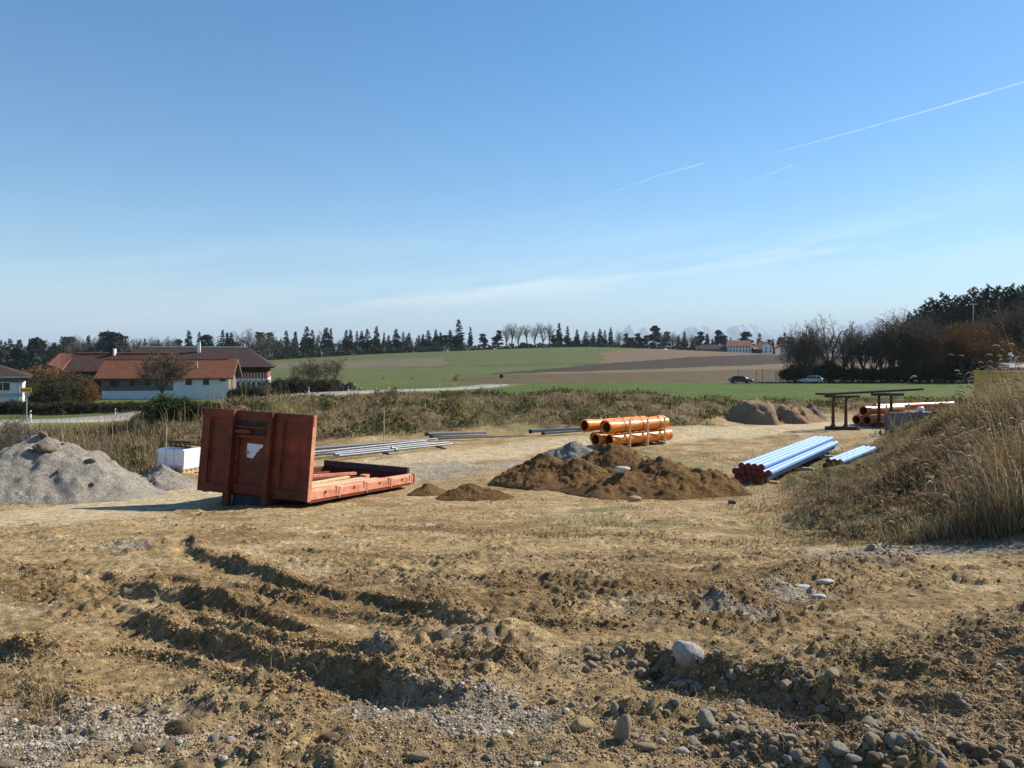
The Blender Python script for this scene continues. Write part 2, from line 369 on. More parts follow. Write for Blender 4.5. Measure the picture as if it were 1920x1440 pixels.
def build_ground():
    r1 = np.exp(np.arange(math.log(1.2), math.log(6.6), .06)); r2 = np.exp(np.arange(math.log(6.6), math.log(15), .0022)); r3 = np.exp(np.arange(math.log(15), math.log(62), .0042))
    r4 = np.exp(np.arange(math.log(62), math.log(900), .010)); r5 = np.exp(np.arange(math.log(900), math.log(30500), .09))
    ry = np.concatenate([r1, r2, r3, r4, r5])
    t = np.concatenate([np.linspace(-3, -.78, 16)[:-1], np.arange(-.78, .78, .00155), np.linspace(.78, 3, 16)])
    T, RY = np.meshgrid(t, ry); X = (T * RY).ravel(); Y = (RY - 6).ravel()
    Z, M = relief(X, Y)
    # colours of what the ground is made of
    def C(*c): return np.array(c)
    soil = C(.365, .255, .125); pale = C(.50, .395, .245); greyc = C(.33, .28, .21); brown = C(.20, .122, .052); dead = C(.155, .118, .058); moss = C(.12, .13, .038)
    nA = fbm(X, Y, 2.6, 4, 200); nB = fbm(X, Y, .8, 3, 210); nC = fbm(X, Y, 5, 3, 220)
    c = np.broadcast_to(soil, (len(X), 3)).copy()
    def mix(c, col, m): return c * (1 - m[:, None]) + col * m[:, None]
    c = mix(c, brown, .62 * sstep(.0, .8, nA + .5 * nB)); c = mix(c, pale, .45 * sstep(.1, .7, -nB) * (1 - M['clod']))
    gr = sstep(.05, .5, nC + .35 * nB) * sstep(9.5, 13, Y) * (1 - M['track']) * sstep(-1.5, 3, X + .2 * (Y - 12)); c = mix(c, moss * 1.15 + .03, .55 * gr)
    c = mix(c, C(.20, .13, .066), .6 * M['clod'])
    c = mix(c, brown * .9, .5 * np.clip(M['dark'], 0, 1))
    c = mix(c, pale, M['track'] * .9); c = mix(c, greyc, .85 * M['grey'])
    c = mix(c, dead, M['veg'] * .92); c = mix(c, moss, M['veg'] * .55 * sstep(-.1, .4, nC + .4 * nA))
    beh = sstep(46, 52, Y)
    U = 960 + X / np.maximum(Y, .1) * F; V = HV + (EYE - Z) / np.maximum(Y, .1) * F
    un = U + 12 * fbm(X, Y, 40, 2, 230); vn = V + .8 * fbm(X, Y, 25, 2, 240)
    # soft stubble, ploughland and winter crops
    c = mix(c, C(.115, .118, .045), beh)
    fresh = (Y > 50) & ((U > 1000) | (Y < 150)) & (Y < 152 + 6 * nA)
    c[fresh] = C(.072, .108, .022)
    lf = (U < 620) & (Y > 50) & (Y < 300); c[lf] = C(.078, .105, .026)
    hill = Y > 150
    c[hill & (U > -500)] = C(.092, .108, .040)
    def zone(P, col):
        m = hill & inpoly(un, vn, P); c[m] = col
    zone([(500, 713), (900, 703), (960, 700), (960, 722), (500, 730)], C(.094, .106, .034))
    zone([(500, 680), (640, 677), (830, 670), (835, 688), (640, 692), (500, 690)], C(.138, .116, .072))
    zone([(620, 689.5), (840, 686), (1010, 682), (1128, 681), (1128, 683), (1000, 686), (840, 689)], C(.075, .088, .036))
    zone([(1128, 662), (1180, 654), (1260, 655), (1600, 664), (2300, 664), (2300, 676), (1300, 668), (1125, 683)], C(.155, .110, .070))
    zone([(900, 703), (1125, 682.5), (1300, 669), (1420, 665), (2300, 672), (2300, 685), (1250, 691), (1000, 699)], C(.052, .038, .028))
    zone([(990, 700), (1250, 691), (1480, 682), (2300, 680), (2300, 690), (1480, 691), (1200, 698), (960, 703)], C(.16, .12, .068))
    zone([(820, 712), (960, 702), (1250, 697), (1480, 691), (2300, 690), (2300, 716), (900, 719)], C(.104, .077, .040))
    far = Y > 640; c[far] = C(.10, .115, .06)
    rd, _, _ = polydist(X, Y, ROAD)
    vg = (np.abs(rd) < 5.5 + nB) & (Y > 50); c[vg] = C(.15, .14, .06)
    jit = 1 + .13 * fbm(X, Y, .5, 3, 250)[:, None] * (Y < 60)[:, None] + .10 * fbm(X, Y, 9, 4, 251)[:, None] * (Y >= 60)[:, None]
    c = np.clip(c * jit, .01, .9)
    nr, nc = T.shape
    I = np.arange(nr * nc).reshape(nr, nc); Q = np.stack([I[:-1, :-1], I[:-1, 1:], I[1:, 1:], I[1:, :-1]], -1)
    trk = (M['track'].reshape(nr, nc)[:-1, :-1] > .5) & (RY[:-1, :-1] < 70)
    yy = RY[:-1, :-1] - 6
    fld = (yy > 50) & (yy <= 152); hl = yy > 152
    XYZ = np.stack([X, Y, Z], 1)
    # one normal field for all pieces, so that the borders between them do not show
    Zg = Z.reshape(nr, nc); Xg = X.reshape(nr, nc); Yg = Y.reshape(nr, nc); Pg = np.stack([Xg, Yg, Zg], -1)
    du = np.gradient(Pg, axis=1); dv = np.gradient(Pg, axis=0); N = np.cross(du, dv); N /= np.linalg.norm(N, axis=-1, keepdims=True) + 1e-12; N = N.reshape(-1, 3)
    for name, sel, m in (('dirt_track', trk, M_GROUND), ('green_field', fld & ~trk, M_FIELD), ('hill', hl, M_FIELD), ('ground', ~(trk | fld | hl), M_GROUND)):
        q = Q[sel]; used = np.zeros(nr * nc, bool); used[q.ravel()] = True
        re = np.cumsum(used) - 1
        me = np_mesh(name, XYZ[used], [re[q]], m, c[used], smooth=True)
        me.normals_split_custom_set_from_vertices(N[used].astype(np.float32))
        tag(link(name, me), kind='structure')
# ------------------------------------------------------------------ materials
M_GROUND = mat('soil', (0, 0, 0), .95, .12, attr='Col', fine=.5, fscale=15, var=.24, vscale=2.2, bump=.06, bscale=13, bump2=.016)
M_FIELD = mat('field', (0, 0, 0), .95, .08, attr='Col', fine=.22, fscale=1.6, var=.13, vscale=.07, bump=.05, bscale=1.5)
M_GRAVEL = mat('gravel_heap', (.32, .285, .235), .95, .1, var=.2, vscale=1.2, fine=.5, fscale=24, bump=.05, bscale=26, bump2=.015)
M_GRAVEL2 = mat('grey_chippings', (.215, .20, .175), .95, .1, var=.25, vscale=2, fine=.55, fscale=22, bump=.05, bscale=22)
M_SOIL = mat('brown_soil', (.20, .112, .044), .95, .1, var=.3, vscale=1.2, fine=.45, fscale=18, bump=.05, bscale=16, bump2=.015, col2=(.135, .074, .030))
M_SAND = mat('sand_heap', (.235, .158, .092), .95, .1, var=.25, vscale=.7, fine=.3, fscale=12, bump=.04, bscale=9)
M_ROAD = mat('asphalt', (.27, .25, .215), .9, .2, var=.15, vscale=.3, fine=.15, fscale=4)
M_ST = [mat('stone_grey', (.355, .31, .245), .85, .25, var=.25, vscale=3, fine=.2, fscale=24, bump=.015, bscale=14),
        mat('stone_tan', (.39, .295, .185), .85, .25, var=.25, vscale=3, fine=.2, fscale=24, bump=.015, bscale=14),
        mat('stone_brown', (.25, .165, .095), .88, .2, var=.3, vscale=3, fine=.25, fscale=24, bump=.02, bscale=12),
        mat('stone_pale', (.56, .53, .47), .8, .25, var=.2, vscale=3, fine=.2, fscale=20, bump=.015, bscale=12)]
M_BOULD = mat('boulder_grey', (.43, .41, .38), .85, .2, var=.25, vscale=2, fine=.25, fscale=14, bump=.02, bscale=9)
M_YSTONE = mat('stone_yellow', (.50, .37, .17), .85, .25, var=.2, vscale=3, fine=.2, fscale=20, bump=.015, bscale=14)
M_PEB = mat('pebbles', (0, 0, 0), .9, .2, attr='Col', fine=.2, fscale=60)
M_VEG = mat('dry_blades', (0, 0, 0), .85, .15, attr='Col', transl=.28)
M_BARK = mat('bark', (.105, .083, .062), .95, .1, var=.3, vscale=1.5, fine=.2, fscale=6)
M_TWIG = mat('twigs', (.125, .097, .072), .95, .1, var=.25, vscale=.6)
M_TWIGG = mat('grey_twigs', (.135, .118, .102), .95, .1, var=.25, vscale=.6)
M_RUSSET = mat('russet_twigs', (.20, .112, .048), .9, .1, var=.25, vscale=.7, transl=.25)
M_NEEDLE = mat('needles', (.040, .055, .036), .9, .15, var=.35, vscale=.5, col2=(.055, .066, .038), transl=.12)
M_PINE = mat('pine_needles', (.050, .064, .046), .9, .15, var=.35, vscale=.5, transl=.12)
M_SHRUB = mat('shrub_leaves', (.062, .058, .030), .9, .15, var=.35, vscale=.9, transl=.2)
M_SHRUBG = mat('green_leaves', (.055, .075, .022), .85, .2, var=.35, vscale=1.2, transl=.25)
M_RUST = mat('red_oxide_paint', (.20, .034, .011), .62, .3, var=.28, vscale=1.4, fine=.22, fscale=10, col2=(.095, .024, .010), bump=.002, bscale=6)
M_RUSTLIT = mat('sunlit_red_paint', (.60, .265, .165), .7, .3, var=.22, vscale=1.5, fine=.18, fscale=10, col2=(.46, .165, .09), bump=.002, bscale=9)  # lighter red for sun-facing steel, sunlight put into the colour
M_DKSTEEL = mat('dark_steel', (.045, .036, .032), .75, .3, var=.3, vscale=2, fine=.2, fscale=12)
M_RUSTY = mat('rusty_steel', (.135, .068, .036), .85, .2, var=.35, vscale=3, fine=.25, fscale=14, col2=(.07, .045, .03))
M_OLDWOOD = mat('old_beam', (.075, .062, .055), .9, .15, var=.3, vscale=3, fine=.25, fscale=14)
M_WOOD = mat('sawn_timber', (.60, .44, .25), .8, .2, var=.18, vscale=2.5, fine=.15, fscale=16)
M_PAPER = mat('torn_notice', (.74, .74, .74), .8, .2, var=.1, vscale=4)
M_ORANGE = mat('orange_plastic', (.93, .285, .038), .42, .4, var=.12, vscale=1.3, fine=.10, fscale=9)
M_ORANGE2 = mat('brown_orange_plastic', (.60, .19, .06), .4, .4, var=.08, vscale=1)
M_INSIDE = mat('pipe_inside_shade', (.20, .06, .014), .6, .3)
M_STRAP = mat('dark_strap', (.10, .05, .03), .7, .3)
M_BLUE = mat('blue_plastic', (.185, .35, .72), .55, .3, var=.12, vscale=1.6, fine=.08, fscale=9)
M_CAP = mat('red_brown_cap', (.17, .026, .020), .55, .35, var=.15, vscale=4)
M_GALV = mat('galvanised', (.25, .265, .29), .45, .5, metal=.6, var=.12, vscale=1.5, fine=.08, fscale=8)
M_WRAP = mat('white_film', (.80, .81, .84), .28, .5, var=.1, vscale=3, bump=.02, bscale=7)
M_STREAK = mat('reddish_film', (.55, .38, .38), .35, .5)
M_CONC = mat('concrete', (.20, .185, .17), .9, .2, var=.15, vscale=2, fine=.15, fscale=16)
M_WHITE = mat('white_plaster', (.74, .73, .70), .9, .2, var=.07, vscale=.5)
M_WHITEP = mat('white_plastic', (.80, .80, .78), .5, .4)
M_BLACK = mat('black_plastic', (.02, .02, .022), .5, .4)
M_YELLOW = mat('yellow_paint', (.68, .42, .03), .5, .4, var=.1, vscale=2)
M_SKIP = mat('yellow_skip_paint', (.60, .33, .035), .55, .35, var=.2, vscale=1.4, fine=.12, fscale=8)
M_METAL = mat('grey_metal', (.38, .39, .40), .5, .5, metal=.4)
M_TILEO = mat('orange_tiles', (.215, .080, .045), .85, .2, var=.18, vscale=.6, fine=.12, fscale=3.5, bump=.05, bscale=3)
M_TILED = mat('dark_brown_tiles', (.052, .030, .026), .85, .2, var=.2, vscale=.5, fine=.15, fscale=3)
M_TILER = mat('old_red_tiles', (.062, .034, .028), .85, .2, var=.3, vscale=.7, fine=.2, fscale=3)
M_TILEB = mat('red_brown_tiles', (.24, .095, .06), .85, .2, var=.2, vscale=.5)
M_TILEV = mat('bright_red_tiles', (.48, .13, .06), .85, .2, var=.15, vscale=.5)
M_BOARD = mat('grey_boards', (.20, .165, .135), .9, .1, var=.3, vscale=2.2)
M_REDB = mat('red_boards', (.36, .105, .085), .85, .2, var=.2, vscale=2)
M_DARKB = mat('dark_boards', (.055, .035, .028), .9, .1, var=.2, vscale=1)
M_GLASS = mat('dark_glass', (.025, .03, .036), .15, .5)
M_CARR = mat('maroon_paint', (.085, .012, .016), .3, .5, coat=.5)
M_CARS = mat('silver_paint', (.42, .46, .52), .3, .5, metal=.5, coat=.4)
M_TYRE = mat('tyre', (.02, .02, .02), .9, .2)
M_LAMPG = mat('lamp_glass', (.75, .76, .78), .2, .6)
M_NAVY = mat('dark_blue_tarp', (.035, .045, .075), .6, .3, var=.2, vscale=2)
M_TEAL = mat('green_net', (.05, .16, .12), .8, .2, var=.2, vscale=2)

build_ground()

# ------------------------------------------------------------------ asphalt road behind the bank
def build_road():
    from itertools import accumulate
    P = ROAD; dense = []
    for i in range(len(P) - 1):
        k = max(2, int(np.hypot(*(P[i + 1] - P[i])) / 2.0))
        for j in range(k): dense.append(P[i] + (P[i + 1] - P[i]) * j / k)
    dense = np.array(dense + [P[-1]])
    for _ in range(6): dense[1:-1] = (dense[:-2] + 2 * dense[1:-1] + dense[2:]) / 4
    d = np.gradient(dense, axis=0); d /= np.linalg.norm(d, axis=1, keepdims=True); n = np.stack([-d[:, 1], d[:, 0]], 1)
    offs = np.array([-2.6, -2.4, -1, 1, 2.4, 2.6]); V = []
    zc = np.maximum.reduce([relief(*(dense + n * o).T)[0] for o in (-3, -1.5, 0, 1.5, 3)])
    for _ in range(4): zc[1:-1] = (zc[:-2] + 2 * zc[1:-1] + zc[2:]) / 4
    for o in offs:
        p = dense + n * o; z = zc + (.14 if abs(o) < 2.5 else -.5)
        V.append(np.column_stack([p, z]))
    V = np.stack(V, 1); nr, nc = V.shape[:2]; I = np.arange(nr * nc).reshape(nr, nc)
    Q = np.stack([I[:-1, :-1], I[1:, :-1], I[1:, 1:], I[:-1, 1:]], -1).reshape(-1, 4)
    me = np_mesh('country_road', V.reshape(-1, 3), [Q[:, ::-1]], M_ROAD, smooth=False)
    tag(link('country_road', me), kind='structure')
    def zr(x, y):
        k = np.argmin(np.hypot(dense[:, 0] - x, dense[:, 1] - y)); return zc[k] + .14
    return zr
road_z = build_road()

# ------------------------------------------------------------------ heaps
def pile(name, label, cat, bumps, m, res=.06, amp=.05, wl=.5, seed=0, pad=.3, group=None, extra=None):
    x0 = min(b[0] - b[2] * 1.3 for b in bumps) - pad; x1 = max(b[0] + b[2] * 1.3 for b in bumps) + pad
    y0 = min(b[1] - b[3] * 1.3 for b in bumps) - pad; y1 = max(b[1] + b[3] * 1.3 for b in bumps) + pad
    xs = np.arange(x0, x1, res); ys = np.arange(y0, y1, res); X, Y = np.meshgrid(xs, ys); sh = X.shape; X = X.ravel(); Y = Y.ravel()
    h = np.full(X.shape, -.25)
    wx = X + .25 * fbm(X, Y, 1.3, 3, 300 + seed) * (bumps[0][2] > .8); wy = Y + .25 * fbm(X, Y, 1.3, 3, 310 + seed) * (bumps[0][2] > .8)
    for bx, by, rx, ry, hh, *rest in bumps:
        flat = rest[0] if rest else 0.0
        d = np.sqrt(((wx - bx) / rx) ** 2 + ((wy - by) / ry) ** 2 + .003)
        hb = hh * np.minimum(1.03 - d, 1 - flat) / (1 - flat)
        h = np.where(hb > h, hb, h) if hh < .3 else np.log(np.exp(h / .05) + np.exp(np.clip(hb / .05, -60, 60))) * .05
    k = np.clip(h / .12, 0, 1)
    h = h + k * amp * (np.abs(fbm(X, Y, wl, 4, 320 + seed, .6)) * 2 - .5)
    if extra is not None: h = extra(X, Y, h)
    Z = base(X, Y) + np.clip(h, -.18, 9) + np.where(h > -.02, .03, 0)
    keep = (h > -.17).reshape(sh); I = np.arange(X.size).reshape(sh)
    Q = np.stack([I[:-1, :-1], I[:-1, 1:], I[1:, 1:], I[1:, :-1]], -1)[keep[:-1, :-1] & keep[1:, 1:] & keep[:-1, 1:] & keep[1:, :-1]]
    used = np.zeros(X.size, bool); used[Q.ravel()] = True; re = np.cumsum(used) - 1
    me = np_mesh(name, np.stack([X, Y, Z], 1)[used], [re[Q]], m, smooth=True)
    o = tag(link(name, me), label, cat, group)
    return lambda x, y: float(np.interp(0, [0], [Z[np.argmin((X - x) ** 2 + (Y - y) ** 2)]]))

gp_z = pile('gravel_heap', 'largest pale grey gravel heap at the left edge beside the dirt track', 'gravel heap',
     [(PX(76, 18.2), 18.2, 2.8, 2.1, 1.38), (PX(-50, 19.8), 19.8, 2.6, 2.2, 1.02), (PX(175, 17.9), 17.9, 1.5, 1.1, .44)], M_GRAVEL, res=.05, amp=.05, wl=.8, seed=1)
pile('gravel_heap', 'low pale gravel heap in front of the largest gravel heap', 'gravel heap', [(PX(30, 16.9), 16.9, 1.0, .8, .40), (PX(-40, 16.8), 16.8, .9, .8, .34)], M_GRAVEL, res=.04, amp=.03, wl=.4, seed=2)
pile('gravel_heap', 'small gravel heap in front of the white wrapped pallet', 'gravel heap', [(PX(304, 19.4), 19.4, .78, .75, .52)], M_GRAVEL, res=.035, amp=.05, wl=.4, seed=3)
sm_z = pile('soil_mound', 'large brown soil mound with several humps in front of the orange pipes', 'soil mound',
     [(PX(1030, 20.0), 20.0, 1.45, 1.4, .72), (PX(1085, 19.8), 19.8, 1.25, 1.3, .66), (PX(1235, 19.0), 19.0, 1.6, 1.6, .74), (PX(1150, 21.3), 21.3, 1.7, 1.2, .86),
      (PX(1170, 18.4), 18.4, 1.3, 1.0, .5), (PX(1310, 18.9), 18.9, 1.15, 1.1, .50)], M_SOIL, res=.04, amp=.045, wl=.30, seed=4)
pile('soil_heap', 'small flat brown soil heap nearest the rear corner of the rusty platform', 'soil heap', [(PX(803, 18.7), 18.7, .48, .42, .24)], M_SOIL, res=.03, amp=.03, wl=.3, seed=5)
pile('soil_heap', 'smaller brown soil heap just left of the large soil mound', 'soil heap', [(PX(880, 17.7), 17.7, .75, .55, .33), (PX(915, 17.6), 17.6, .55, .4, .2)], M_SOIL, res=.03, amp=.035, wl=.3, seed=6)
pile('chippings_heap', 'grey stone chippings heap in front of the open ends of the orange pipes', 'gravel heap', [(PX(1072, 24.8), 24.8, 1.15, .9, .62)], M_GRAVEL2, res=.04, amp=.035, wl=.3, seed=7)
def dig(X, Y, h):
    u = (X - PX(1428, 38.5))
    cut = .14 * np.round(h / .28) + .5 * h
    h = np.where(h > .1, .6 * h + .4 * cut * 1.05, h)
    return h - .45 * np.exp(-((u - .75) / .16) ** 2) * (h > .2) * (Y < 38.4)
pile('sand_heap', 'sandy earth heap with flat top and dug steps beside the dirt track', 'sand heap',
     [(PX(1420, 38.8), 38.8, 1.55, 1.5, .88, .42), (PX(1462, 39.1), 39.1, 1.4, 1.4, .70, .4), (PX(1498, 39.4), 39.4, 1.3, 1.1, .6, .2)], M_SAND, res=.07, amp=.06, wl=.6, seed=8, extra=dig)
pile('earth_heap', 'dark earth heap right of the stepped sandy heap', 'earth heap', [(PX(1518, 40.5), 40.5, .85, .7, .75)], mat('dark_earth', (.16, .12, .09), .95, .1, var=.2, vscale=1), res=.06, amp=.05, wl=.5, seed=9)

# ------------------------------------------------------------------ rusty roll-off platform
def build_platform():
    ang = math.radians(-18.0)                       # length axis swung to the right
    ex = Vector((math.cos(ang), math.sin(ang), 0)); ey = Vector((-math.sin(ang), math.cos(ang), 0))
    W, H, L = 2.72, 1.765, 5.0
    right = Vector((PX(577, 15.75), 15.75, PZ(941, 15.75))); org = right - ex * (W / 2)
    root = empty('rolloff_platform', (0, 0, 0), 0, 'rust red steel roll-off platform with one tall front wall, parked on the dirt track', 'roll-off platform')
    Rm = Matrix((ex, ey, Vector((0, 0, 1)))).transposed().to_4x4()
    root.matrix_world = Matrix.Translation(org + Vector((0, 0, .045))) @ Rm @ Matrix.Rotation(math.radians(2.1), 4, 'Y') @ Matrix.Rotation(math.radians(-4.7), 4, 'X')
    h = W / 2
    # front wall: stepped frame with two deep outer panels and a hook bay
    bm = BM(); box(bm, -h, h, .03, .045, 0, H)
    for x0, x1 in ((-h, -.60), (.46, h)):
        box(bm, x0, x1, -.03, .03, H - .17, H); box(bm, x0, x1, -.03, .03, 0, .19)
        box(bm, x0, x0 + (.19 if x0 < 0 else .20), -.03, .03, .19, H - .17); box(bm, x1 - (.13 if x0 < 0 else .22), x1, -.03, .03, .19, H - .17)
        box(bm, x0 + .19, x0 + .23, .005, .03, .19, H - .17)
    box(bm, -.50, .34, -.03, .03, H - .20, H); box(bm, -.50, .34, -.025, .03, .02, .22); box(bm, -.50, -.42, -.025, .03, .22, 1.20); box(bm, .27, .34, -.025, .03, .22, 1.20)
    box(bm, -.50, .34, -.04, .03, 1.20, 1.27)
    fin('front_wall', bm, M_RUST, root, .006)
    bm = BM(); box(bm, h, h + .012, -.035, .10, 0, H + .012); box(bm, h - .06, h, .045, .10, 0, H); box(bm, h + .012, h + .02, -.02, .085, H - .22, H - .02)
    fin('wall_edge', bm, M_RUSTLIT, root, .004)
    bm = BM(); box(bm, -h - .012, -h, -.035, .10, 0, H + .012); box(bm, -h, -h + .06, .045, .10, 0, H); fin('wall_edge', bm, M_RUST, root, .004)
    bm = BM(); box(bm, -h, h, -.032, .10, H, H + .010); fin('top_rail', bm, M_RUST, root)
    for x in (-.55, .40):
        bm = BM(); box(bm, x - .05, x + .05, -.15, .0, -.25, H + .004)
        prism(bm, [(-.15, H + .004), (.0, H + .004), (.0, H + .03), (-.10, H + .03)], lambda p, t: Vector((x + t, p[0], p[1])), -.05, .05)
        box(bm, x - .075, x + .075, -.151, -.14, -.25, .1)
        fin('rib', bm, M_RUST, root, .006)
    bm = BM(); box(bm, -.50, .34, .01, .029, 1.27, H - .20); fin('hook_recess', bm, M_DKSTEEL, root)
    bm = BM(); tube(bm, (-.48, -.06, 1.44), (.33, -.06, 1.44), .028, n=10); tube(bm, (-.28, -.06, 1.44), (-.28, -.06, 1.27), .022)
    fin('hook_bar', bm, M_RUST, root)
    bm = BM(); box(bm, -.48, -.10, -.10, .0, 1.30, 1.38); fin('hook_guard', bm, M_RUST, root, .005)
    bm = BM(); box(bm, -.1, .3, -.028, -.02, .03, .13); fin('latch_plate', bm, M_RUST, root, .004)
    # torn white notice, a ragged outline
    pts = [(-.245, 1.09), (.13, 1.085), (.15, 1.06), (.12, 1.01), (.06, .985), (.05, .94), (.0, .92), (-.02, .86), (-.06, .83), (-.07, .79), (-.10, .775), (-.16, .785), (-.235, .80), (-.25, .90)]
    bm = BM(); prism(bm, pts, lambda p, t: Vector((p[0] + .02, t, p[1])), .022, .0285)
    nt = fin('notice', bm, M_PAPER, root); nt['label'] = 'torn white notice'
    bm = BM()
    for a in ([(-.235, .86), (-.225, .98), (-.205, .90), (-.15, .93), (-.20, .87)],):
        prism(bm, a, lambda p, t: Vector((p[0] + .02, t, p[1])), .019, .0218)
    fin('torn_patch', bm, M_RUST, nt)
    # deck, rails, runners
    bm = BM(); box(bm, -h + .1, h - .1, .10, L, .06, .085)
    for i in range(7): box(bm, -h + .1, h - .1, .5 + i * .6, .56 + i * .6, .0, .06)
    fin('deck', bm, M_RUST, root)
    for s in (1, -1):
        bm = BM()
        prof = [(h, .02), (h, .19), (h - .05, .25), (h - .12, .25), (h - .12, .02)]
        prism(bm, prof, lambda p, t: Vector((p[0] * s, t, p[1])), .101, L)
        rail = fin('side_rail', bm, M_RUSTLIT if s > 0 else M_RUST, root, .006)
        bm = BM(); box(bm, (h - .11) * s if s > 0 else -h + .02, (h - .02) * s if s > 0 else -h + .11, .10, L - .1, -.04, .02); fin('lower_flange', bm, M_RUST, rail)
        for i, y in enumerate((1.25, 2.5, 3.75, L - .04)):
            bm = BM(); x = (h + .012) * s
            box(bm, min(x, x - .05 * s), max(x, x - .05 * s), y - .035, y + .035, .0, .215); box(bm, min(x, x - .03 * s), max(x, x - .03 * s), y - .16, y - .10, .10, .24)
            fin('stake_pocket', bm, M_RUSTLIT if s > 0 else M_RUST, rail, .004)
        for i, y in enumerate((.65, 1.88, 3.12, 4.35)):
            bm = BM(); tube(bm, (h * s, y, .15), ((h + .02) * s, y, .15), .03, n=10); fin('lashing_eye', bm, M_RUST, rail)
    for s in (-.45, .45):
        bm = BM(); box(bm, s - .09, s + .09, .0, L, -.25, -.23); box(bm, s - .02, s + .02, .0, L, -.23, .0); box(bm, s - .09, s + .09, .0, L, -.02, .0); fin('runner', bm, M_DKSTEEL, root)
        bm = BM(); tube(bm, (s + .10 * (1 if s > 0 else -1), L - .2, -.16), (s + .28 * (1 if s > 0 else -1), L - .2, -.16), .10, n=16); fin('rear_roller', bm, M_DKSTEEL, root)
    bm = BM(); box(bm, -.43, .43, .0, .03, -.23, .0); fin('apron', bm, M_DKSTEEL, root)
    bm = BM(); box(bm, -h, h, L + .002, L + .11, -.02, .25); fin('rear_sill', bm, M_RUST, root, .006)
    bm = BM(); box(bm, h - .1, h + .014, L + .112, L + .15, .04, .22); fin('hinge_block', bm, M_RUSTLIT, root, .008)
    bm = BM(); box(bm, -h + .05, h - .12, L - .09, L + .05, .253, .41); fin('rear_beam', bm, M_OLDWOOD, root, .006)
    mw = root.matrix_world.copy()
    def rest(name, label, cat, m, p, size, rz, ry=0, rx=0, group=None):
        o = fin(name, (lambda b: (box(b, -size[0] / 2, size[0] / 2, -size[1] / 2, size[1] / 2, 0, size[2]), b)[1])(BM()), m, None, .003)
        o.matrix_world = mw @ Matrix.Translation(p) @ Matrix.Rotation(rz, 4, 'Z') @ Matrix.Rotation(rx, 4, 'X')
        return tag(o, label, cat, group)
    rest('plank', 'long pale sawn plank lying along the right rail of the rusty platform', 'plank', M_WOOD, (1.05, 2.0, .17), (.11, 3.4, .06), .035, rx=-.012)
    rest('plank', 'short wide pale plank behind the front wall of the rusty platform', 'plank', M_WOOD, (.72, 1.8, .13), (.14, 3.0, .07), -.06, rx=.022)
    rest('plank', 'pale plank with a split end lying in the middle of the platform deck', 'plank', M_WOOD, (.20, 2.6, .12), (.10, 2.4, .05), .08)
    rest('steel_bar', 'red steel bar lying slanted across the platform deck', 'steel bar', M_RUSTLIT, (-.35, 2.8, .16), (.09, 3.2, .07), -.22)
    rest('steel_bar', 'dark red steel bar lying by the far rail of the platform', 'steel bar', M_RUST, (-.75, 2.4, .12), (.10, 3.4, .09), -.05)
    rest('steel_block', 'short red steel block at the rear end of the pale planks', 'steel block', M_RUSTLIT, (.6, 3.75, .12), (.16, .35, .13), .2)
build_platform()

# ------------------------------------------------------------------ pipes
def pipe_meshes(name, L, r, wall, m_out, socket=True, n=28):
    bm = BM(); ring(bm, [(r, 0), (r, L), (r - wall, L), (r - wall, 0)], n); bmesh.ops.recalc_face_normals(bm, faces=list(bm.faces))
    # inner wall gets a darker orange, shade of the bore put into the colour
    me = bpy.data.meshes.new(name); bm.to_mesh(me); bm.free()
    me.polygons.foreach_set('use_smooth', [True] * len(me.polygons)); me.set_sharp_from_angle(angle=math.radians(40))
    me.materials.append(m_out); me.materials.append(M_INSIDE)
    for p in me.polygons:
        if math.hypot(p.center.x, p.center.z) < r - wall * .6: p.material_index = 1
    s = None
    if socket:
        bm = BM(); k = r * 1.13
        ring(bm, [(r + .002, .0), (k, .03), (k, .30), (k + .012, .31), (k + .012, .36), (k, .37), (k, .40), (k - wall, .40), (k - wall, .05), (r + .002, .02)], n)
        bmesh.ops.recalc_face_normals(bm, faces=list(bm.faces))
        s = bpy.data.meshes.new('socket'); bm.to_mesh(s); bm.free(); s.polygons.foreach_set('use_smooth', [True] * len(s.polygons)); s.set_sharp_from_angle(angle=math.radians(35)); s.materials.append(m_out)
    return me, s
def lay(o, p0, p1):
    d = (Vector(p1) - Vector(p0)).normalized(); up = Vector((0, 0, 1)); x = d.cross(up).normalized(); z = x.cross(d)
    o.matrix_world = Matrix.Translation(p0) @ Matrix((x, d, z)).transposed().to_4x4()

